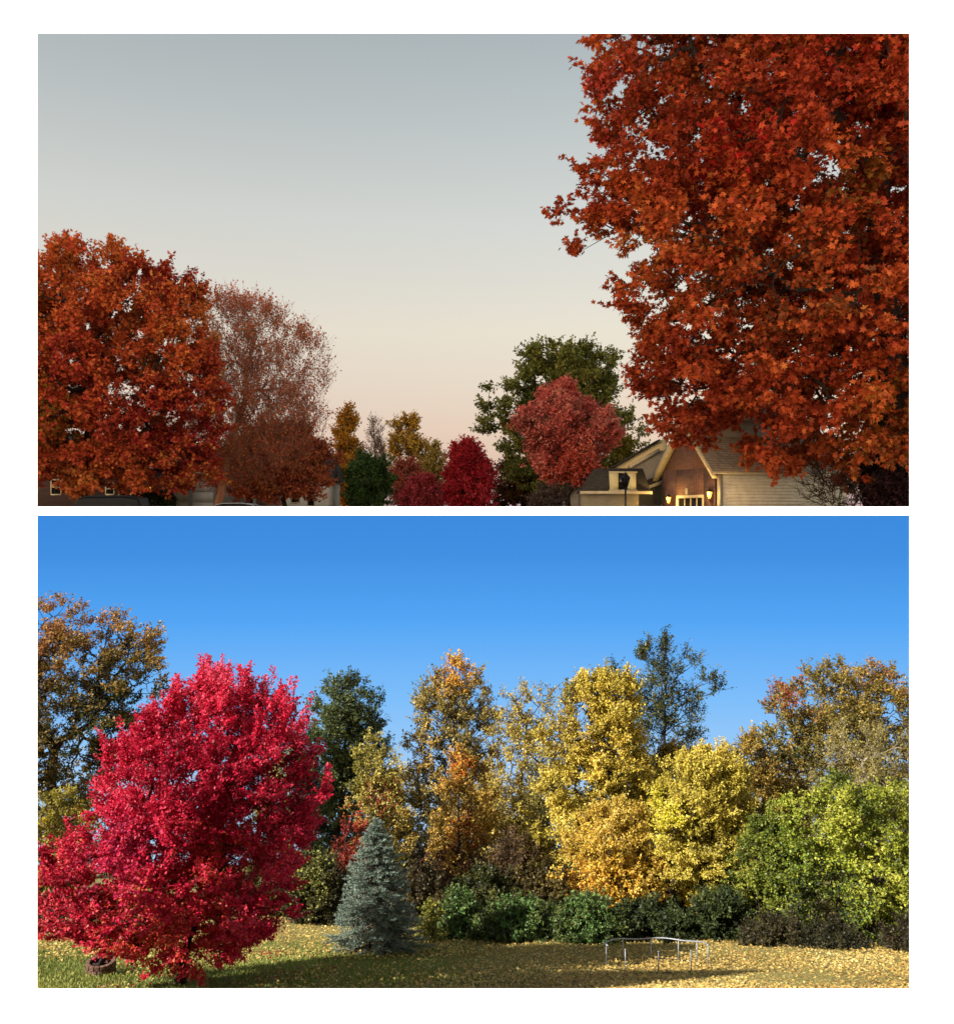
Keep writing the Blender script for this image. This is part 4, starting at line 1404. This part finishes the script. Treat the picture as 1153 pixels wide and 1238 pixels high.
simple_house('garage_house', 'pale house with beige and white garage doors left of the thin twiggy tree', 84, 186, 262, 572, 535, GREYSIDING, SHINGLE_DARK,
             doors=[(193, 227, 581, GARAGE), (233, 258, 582, WHITEDOOR)])
simple_house('row_house', 'grey white house with dark doorways under the low russet tree', 92, 268, 396, 580, 550, WHITEDOOR, SHINGLE_DARK,
             wins=[(276, 284, 588, 612), (296, 306, 588, 612), (352, 362, 592, 608), (372, 380, 590, 612)], doors=[(310, 344, 590, GREYSIDING)])
simple_house('far_house', 'tiny pale house far down the street beside the dark green round tree', 150, 393, 420, 602, 592, SIDING, SHINGLE_DARK,
             wins=[(398, 404, 605, 612), (411, 416, 605, 612)])

# cream pillar of the brick house porch
def porch_column():
    d = 74.0
    q = P(110, 619, d); q.z = STREET
    root = thing('porch_column', 'leaning pale porch column in front of the dark brick house', 'column', q)
    top = P(114, 568, d)
    b = P(104, 612, d); b.z = STREET + .25
    mb = MB(); mb.tube([b, top], [.28, .24], 12); mb.build('shaft', CREAM, root, True)
    mb = MB(); mb.box((b.x, d, STREET), .75, .75, .27); mb.build('plinth', CREAM, root)
    mb = MB(); mb.box((top.x, d, top.z - .02), .7, .7, .2); mb.build('capital', CREAM, root)
porch_column()

# lamps
def lantern(name, label, px, py, d, post=True, size=1.0):
    q = P(px, py, d)
    root = thing(name, label, 'lamp', (q.x, q.y, STREET if post else q.z))
    w = .16 * size
    mb = MB()
    mb.lathe(q, [(w * .5, -.22 * size), (w, .14 * size), (w, .16 * size), (0.01, .16 * size)], 6)
    g_ = mb.build('lamp_glass', WARM, root)
    mb = MB()
    mb.lathe(q, [(w * 1.35, .165 * size), (w * .9, .27 * size), (w * .25, .34 * size), (.01, .42 * size)], 8)
    for k in range(6):
        a = k * math.pi / 3
        mb.bar((q.x + w * .54 * math.cos(a), q.y + w * .54 * math.sin(a), q.z - .22 * size), (q.x + w * 1.06 * math.cos(a), q.y + w * 1.06 * math.sin(a), q.z + .15 * size), .018, .018)
    mb.lathe(q, [(.01, -.28 * size), (w * .6, -.24 * size), (w * .6, -.225 * size), (.01, -.225 * size)], 8)
    mb.build('lamp_cap', IRON, root)
    if post:
        mb = MB(); mb.tube([(q.x, q.y, STREET), (q.x, q.y, q.z - .24 * size)], .045, 10); mb.build('post', IRON, root, True)
        mb = MB(); mb.lathe((q.x, q.y, STREET), [(.14, 0), (.14, .08), (.07, .3), (.045, .5)], 12); mb.build('base', IRON, root, True)
    else:
        mb = MB(); mb.tube([q + Vector((.0, 0, -.24 * size)), q + Vector((.04, .03, -.42 * size)), q + Vector((.16, .14, -.36 * size))], .025, 6); mb.build('bracket', IRON, root, True)
    l_ = bpy.data.lights.new('lamp', 'POINT')
    l_.energy = 75 * size
    l_.color = (1, .62, .22)
    l_.shadow_soft_size = .12
    lo_ = bpy.data.objects.new('bulb', l_)
    COL.objects.link(lo_)
    lo_.parent = root
    lo_.location = Vector(q) - _wloc(root) + (Vector((-.1, -.28, 0)) if post else Vector((-.22, -.22, .05)))
    return root
lantern('wall_lamp', 'lit wall lantern left of the brick garage opening', 808, 604, 60.4, False, .95)
lantern('wall_lamp', 'lit wall lantern right of the brick garage opening, beside the cream siding', 857.5, 598, 56.9, False, 1.0)
lantern('post_lamp', 'lit lantern glowing between the red trees on the left', 178.5, 593, 66, True, 1.5)
lantern('post_lamp', 'tiny lit lamp far down the street beside the pale house', 404, 606, 120, True, 1.6)

def street_lamp():
    d = 57.0
    q = P(756, 583, d)
    root = thing('street_lamp', 'unlit black lantern post in front of the shuttered window', 'lamp post', (q.x, d, STREET))
    mb = MB(); mb.tube([(q.x, d, STREET), (q.x, d, q.z - .28)], .06, 10); mb.lathe((q.x, d, STREET), [(.18, 0), (.18, .1), (.09, .4), (.06, .7)], 12); mb.build('post', IRON, root, True)
    mb = MB(); mb.lathe(q, [(.07, -.3), (.12, -.24), (.25, .22), (.25, .25), (.01, .25)], 6); mb.build('lamp_glass', GLASS, root)
    mb = MB(); mb.lathe(q, [(.32, .25), (.2, .42), (.06, .52), (.02, .66)], 8)
    for k in range(6):
        a = k * math.pi / 3
        mb.bar((q.x + .13 * math.cos(a), d + .13 * math.sin(a), q.z - .26), (q.x + .265 * math.cos(a), d + .265 * math.sin(a), q.z + .25), .03, .03)
    mb.bar((q.x - .3, d, q.z - .42), (q.x + .3, d, q.z - .42), .04, .04)
    mb.build('lamp_cap', IRON, root)
street_lamp()

# cars
TINT = surf('tinted_glass', (10, 11, 12), (14, 15, 16), .8, .4, 0, .12)
def car(label, px0, px1, d, color, suv=False, group='cars parked along the street'):
    m = d / F
    L = (px1 - px0) * m
    xc = ((px0 + px1) / 2 - CX) * m
    root = thing('parked_car', label, 'car', (xc, d, STREET), group)
    Hh = 1.80 if suv else 1.52
    Wd = 1.85
    body_prof = [(-.5, .30), (-.5, .62), (-.47, .80), (-.30, .92), (.36, .95), (.48, .88), (.5, .60), (.5, .30)]
    cab = [(-.30, .90), (-.18, Hh - .12), (-.10, Hh - .02), (.16, Hh), (.30, Hh - .10), (.42, .94)] if not suv else \
          [(-.28, .90), (-.17, Hh - .12), (-.10, Hh - .02), (.30, Hh), (.42, Hh - .10), (.47, .94)]
    def loft(prof, wmul, name, mat, inset=0.0):
        """profile along x pushed across y with rounded shoulders"""
        mb = MB()
        ys = [-.5, -.46, -.3, .3, .46, .5]
        zs = [.90, .97, 1.0, 1.0, .97, .90]
        n = len(prof)
        zmin = min(z for _, z in prof)
        for y, zf in zip(ys, zs):
            for (x, z) in prof:
                mb.v.append((xc + x * L * (1 - inset), d + y * Wd * wmul, STREET + zmin + (z - zmin) * zf))
        for j in range(len(ys) - 1):
            for i in range(n):
                k = (i + 1) % n
                mb.f.append([j * n + i, j * n + k, (j + 1) * n + k, (j + 1) * n + i])
        mb.f.append(list(range(n))[::-1]); mb.f.append([(len(ys) - 1) * n + i for i in range(n)])
        o = mb.build(name, mat, root, True)
        mod = o.modifiers.new('bevel', 'BEVEL'); mod.width = .03; mod.segments = 3; mod.limit_method = 'ANGLE'
        return o
    paint = surf('car_paint', color, tuple(int(c * .9) for c in color), 1, .42, 0, .3)
    loft(body_prof, 1.0, 'body', paint)
    loft(cab, .86, 'cabin', TINT)
    # roof skin and pillars a little proud of the glass
    mb = MB()
    top = cab[1:-1]
    for y in (-.43, .43):
        path = [Vector((xc + x * L, d + y * Wd * .86, STREET + .90 + (z - .9) * .975 + .015)) for x, z in cab]
        mb.tube(path, .035, 6)
        xm = (cab[2][0] + cab[3][0]) / 2
        mb.tube([Vector((xc + xm * L, d + y * Wd, STREET + .93)), Vector((xc + xm * L, d + y * Wd * .86, STREET + Hh - .05))], .035, 6)
    mb.build('roof_rail', paint if suv else STEEL, root, True)
    mb = MB()
    r0 = [(x, z) for x, z in cab[2:4]]
    a = [Vector((xc + x * L, d - .36 * Wd, STREET + z + .012)) for x, z in r0]
    b = [Vector((xc + x * L, d + .36 * Wd, STREET + z + .012)) for x, z in r0]
    mb.prism([a[0], a[1], b[1], b[0]], (0, 0, .025)); mb.build('roof', paint, root, bevel=.01)
    for sx_ in (-.31, .31):
        for sy_ in (-1, 1):
            mb = MB()
            c = Vector((xc + sx_ * L, d + sy_ * (Wd / 2 - .12), STREET + .34))
            mb.tube([c - Vector((0, .11, 0)), c + Vector((0, .11, 0))], .34, 20)
            w = mb.build('wheel', IRON, root)
            mb = MB(); mb.tube([c + Vector((0, sy_ * .10, 0)), c + Vector((0, sy_ * .125, 0))], .2, 14); mb.build('rim', STEEL, w)
    for sy_ in (-1, 1):
        mb = MB(); mb.box((xc - .485 * L, d + sy_ * .6, STREET + .66), .12, .36, .14); mb.build('headlight', STEEL, root, bevel=.02)
        mb = MB(); mb.box((xc - .20 * L, d + sy_ * (Wd / 2 + .04), STREET + .98), .12, .16, .12); mb.build('mirror', paint, root, bevel=.02)
    return root
car('black parked car with tall roof under the large red tree', 64, 182, 46.5, (16, 17, 19), True)
car('dark sedan with bright roof edge parked by the twiggy tree trunk', 236, 326, 55.0, (30, 32, 36))

# ================================================================== street trees
DRED = [(120, 40, 26), (166, 64, 34), (190, 92, 44), (190, 124, 60)]
RUSSET = [(140, 62, 48), (172, 84, 58), (190, 106, 66), (190, 130, 74)]
def stree(*a, **k):
    k.setdefault('mat', LEAF_DUSK)
    k.setdefault('ground', STREET)
    return tree(*a, **k)
# the big maple on the right
stree('maple_tree', 'huge rust red maple filling the upper right corner over the house', 'tree', 49, 1085,
      [(568, 960, 1150), (556, 900, 1200), (542, 852, 1260), (522, 808, 1320), (495, 774, 1360), (465, 750, 1400), (430, 736, 1420), (385, 728, 1440), (340, 718, 1450), (290, 702, 1450),
       (240, 704, 1450), (190, 694, 1450), (140, 690, 1440), (90, 688, 1430), (40, 688, 1410), (-30, 710, 1380), (-100, 750, 1330), (-160, 880, 1240), (-200, 1000, 1160)],
      DRED, leaf=10, clumps=2300, twigs=9, per=9, clump_px=25, thin=(1190, -60, 150), shape='star', trunk=42, fork=455, seed=61, bark=BARK_DARK, depth=.62, flat=.25, droop=.4, shell=.46, lump=.13, wild=.05,
      gaps=0, twig_r=.42, up=.24, wide=1.06, zones=[(1080, 90, 90, [(166, 30, 20), (186, 44, 30)], .6), (980, 280, 50, [(110, 66, 22), (130, 84, 30)], .6), (1040, 500, 50, [(130, 70, 22), (150, 94, 30)], .6), (900, 380, 70, [(110, 70, 36), (130, 62, 32)], .5), (820, 90, 60, [(140, 66, 34), (150, 90, 44)], .4), (940, 150, 50, [(160, 40, 28), (180, 60, 40)], .5),
                                        (850, 220, 40, [(170, 36, 30)], .5), (720, 130, 40, [(176, 60, 50), (196, 86, 72)], .5)])
# left red maple
stree('maple_tree', 'large round red and orange tree at the left edge of the street', 'tree', 56, 100,
      [(592, 10, 215), (572, -30, 245), (545, -55, 260), (500, -70, 268), (450, -75, 266), (400, -70, 258), (380, -60, 252), (352, -45, 240), (334, -20, 218), (317, 10, 184), (308, 50, 146)],
      [(140, 44, 34), (178, 70, 40), (198, 104, 50), (204, 140, 66)], leaf=6.0, clumps=880, twigs=8, per=13, clump_px=17, shape='star', trunk=17, fork=575, seed=62, bark=BARK_DARK, gaps=.14, shell=.5, lump=.13, sprigs=(90, 20), depth=.8,
      zones=[(75, 505, 45, [(120, 84, 20), (140, 104, 24)], .6), (230, 520, 60, [(140, 30, 34), (164, 44, 42)], .7), (110, 460, 50, [(150, 36, 36), (170, 56, 44)], .5), (60, 330, 40, [(190, 104, 40), (196, 90, 36)], .5), (210, 330, 40, [(124, 16, 20)], .6)], up=.4)
# twiggy pear
stree('twiggy_tree', 'half bare rounded tree with upright twigs and sparse red leaves', 'tree', 66, 259,
      [(588, 220, 310), (565, 205, 370), (530, 200, 392), (495, 206, 402), (460, 214, 400), (428, 220, 390), (405, 226, 378), (386, 236, 356), (370, 252, 326), (362, 270, 304)],
      [(166, 70, 46), (192, 98, 58), (200, 128, 78)], leaf=4.2, clumps=1050, twigs=7, per=1.6, clump_px=20, trunk=11, fork=590, seed=63, bark=TWIG_RED, up=1.1, shell=.62, straight=.24, crook=.3, twig_r=.26, lump=.05, depth=.9,
      sprigs=(160, 20), thick_pow=.56, wide=1.04, zones=[(250, 560, 70, [(150, 60, 32), (176, 84, 40)], .5)])
# low russet tree in front of the twiggy tree
stree('russet_tree', 'low wide russet tree left of the golden trees', 'tree', 74, 346,
      [(601, 270, 398), (585, 250, 406), (565, 250, 408), (545, 262, 404), (528, 280, 392), (514, 305, 370)], RUSSET, leaf=5, clumps=330, twigs=8, per=9, clump_px=13, trunk=6, fork=600, seed=64, bark=BARK_DARK, up=.4)
# far trees
stree('gold_tree', 'narrow amber tree at the far end of the street on the left', 'tree', 120, 424,
      [(606, 395, 445), (580, 394, 448), (550, 396, 446), (525, 400, 440), (508, 406, 438), (496, 416, 430)], [(140, 92, 26), (176, 124, 34), (196, 144, 48)], leaf=4.2, clumps=180, twigs=7, per=8, clump_px=10, trunk=5,
      fork=600, mode='leader', seed=65, gaps=.4, lump=.3)
stree('bare_tree', 'grey leafless tree between the two amber trees', 'tree', 130, 452, [(600, 438, 470), (560, 438, 468), (530, 440, 464), (506, 446, 458)], [(120, 96, 80)], leaf=3, clumps=110, twigs=8, per=1, clump_px=10,
      trunk=4, fork=590, seed=66, up=.7, bark=surf('grey_bark', (132, 112, 100), (110, 92, 84), 5, .9, .2, .1), twig_r=.3)
stree('gold_tree', 'amber yellow round topped tree beyond the dark green round tree', 'tree', 125, 496,
      [(600, 468, 530), (570, 466, 534), (548, 468, 528), (530, 470, 516), (515, 474, 511), (506, 482, 502)], [(150, 108, 34), (186, 142, 42), (202, 160, 60), (170, 144, 72)], leaf=4, clumps=190, twigs=7, per=7, clump_px=10, trunk=4,
      fork=595, seed=67, gaps=.5)
stree('olive_tree', 'small olive yellow tree left of the vivid red tree', 'tree', 118, 522, [(600, 500, 548), (575, 502, 546), (555, 508, 540), (540, 514, 532)], [(136, 120, 56), (168, 144, 70), (180, 158, 86)], leaf=3.8, clumps=110, twigs=7,
      per=6, clump_px=9, trunk=3, fork=598, seed=68, gaps=.4)
stree('green_tree', 'compact dark green round tree in the middle of the street', 'tree', 96, 446,
      [(609, 420, 470), (595, 417, 474), (578, 419, 473), (563, 424, 468), (553, 433, 458)], [(46, 70, 36), (68, 96, 46), (94, 116, 58)], leaf=4.2, clumps=170, twigs=8, per=9, clump_px=10, trunk=4, fork=609, seed=69)
stree('red_tree', 'dull dusty red tree behind the pink red bush', 'tree', 112, 492, [(610, 470, 520), (590, 468, 524), (572, 474, 516), (560, 484, 506)], [(150, 70, 60), (176, 90, 72), (170, 116, 84)], leaf=3.8, clumps=120, twigs=7, per=8,
      clump_px=9, trunk=3, fork=606, seed=70)
stree('red_bush', 'pinkish red rounded bush right of the dark green round tree', 'bush', 92, 511, [(613, 488, 536), (600, 488, 537), (589, 494, 531), (579, 504, 520)], [(160, 50, 60), (190, 72, 80), (204, 100, 100)], leaf=4, clumps=130,
      twigs=7, per=9, clump_px=9, trunk=3, mode='multi', seed=71)
stree('red_tree', 'vivid red pointed tree in the centre of the street view', 'tree', 88, 566,
      [(612, 540, 594), (595, 535, 600), (575, 537, 598), (558, 542, 588), (545, 548, 580), (535, 556, 572), (528, 563, 568)], [(150, 24, 36), (190, 40, 52), (212, 72, 78)], leaf=4.6, clumps=230, twigs=8, per=9, clump_px=11, trunk=4,
      mode='leader', fork=608, seed=72, wild=.1)
stree('dark_bush', 'dark brown orange bush between vivid red tree and red round tree', 'bush', 100, 636, [(613, 592, 690), (595, 588, 694), (578, 594, 690), (562, 606, 680)], [(58, 40, 18), (96, 62, 26), (124, 76, 34)], leaf=4.4, clumps=200, twigs=7,
      per=9, clump_px=11, trunk=3, mode='multi', seed=73)
stree('green_tree', 'large open dark green tree behind the red round tree', 'tree', 94, 688,
      [(590, 600, 745), (565, 582, 765), (540, 576, 772), (515, 574, 772), (490, 582, 770), (465, 592, 766), (445, 604, 756), (428, 622, 740), (418, 650, 720)],
      [(74, 84, 36), (106, 114, 50), (132, 134, 62), (152, 142, 76)], leaf=5.8, clumps=520, twigs=9, per=8, clump_px=14, trunk=9, fork=560, seed=74, bark=BARK_DARK, gaps=.4, flat=.15, lump=.3, shell=.6, wild=.15, wide=1.16)
stree('red_tree', 'coral red round tree in front of the large green tree', 'tree', 70, 687,
      [(582, 660, 715), (570, 638, 738), (550, 620, 746), (530, 616, 748), (510, 622, 744), (492, 634, 732), (478, 652, 714), (469, 672, 694)],
      [(196, 84, 72), (224, 112, 98), (234, 142, 124), (222, 164, 132)], leaf=4.8, clumps=420, twigs=8, per=9, clump_px=13, trunk=7, fork=580, seed=75, bark=BARK, up=.45, lump=.36, gaps=.42, sprigs=(70, 14),
      zones=[(690, 570, 40, [(200, 70, 40), (210, 86, 50)], .6), (640, 530, 25, [(120, 76, 40), (110, 50, 30)], .5)])
stree('grey_bush', 'dusky grey leafless bush at the foot of the red round tree', 'bush', 68, 662, [(613, 642, 684), (602, 642, 684), (592, 650, 676)], [(90, 74, 66), (120, 100, 90)], leaf=3.5, clumps=70, twigs=8, per=3, clump_px=9, trunk=2,
      mode='multi', seed=76, up=.5)
stree('young_tree', 'small yellow green tree peeking over the cream gable', 'tree', 82, 752, [(580, 735, 770), (555, 738, 768), (540, 742, 764), (528, 750, 758)], [(110, 104, 30), (150, 136, 40)], leaf=4.4, clumps=60, twigs=7, per=8, clump_px=9,
      trunk=3, fork=578, seed=77)
stree('bare_shrub', 'bare arching twiggy shrub in front of the cream siding', 'shrub', 50, 1020, [(613, 975, 1060), (595, 955, 1075), (575, 955, 1085), (560, 975, 1075)], [(70, 58, 46)], leaf=5, clumps=120, twigs=8, per=0, clump_px=17, trunk=4,
      mode='multi', seed=78, up=.5, bark=surf('shrub_bark', (74, 64, 52), (56, 48, 42), 6, .9, .3, .1), twig_r=.45)
stree('plum_shrub', 'dark plum purple shrub at the right edge below the big maple', 'shrub', 49, 1085, [(613, 1040, 1140), (590, 1035, 1150), (568, 1050, 1140), (556, 1070, 1120)], [(38, 22, 26), (54, 32, 34), (70, 42, 40)], leaf=7, clumps=200,
      twigs=8, per=8, clump_px=16, trunk=4, mode='multi', seed=79)
stree('green_bush', 'dark green bush below the lit post lantern on the left', 'bush', 60, 184, [(613, 166, 204), (606, 164, 204), (600, 172, 196)], [(30, 38, 18), (48, 56, 26)], leaf=5, clumps=50, twigs=7, per=8, clump_px=9, trunk=2, mode='multi',
      seed=80)
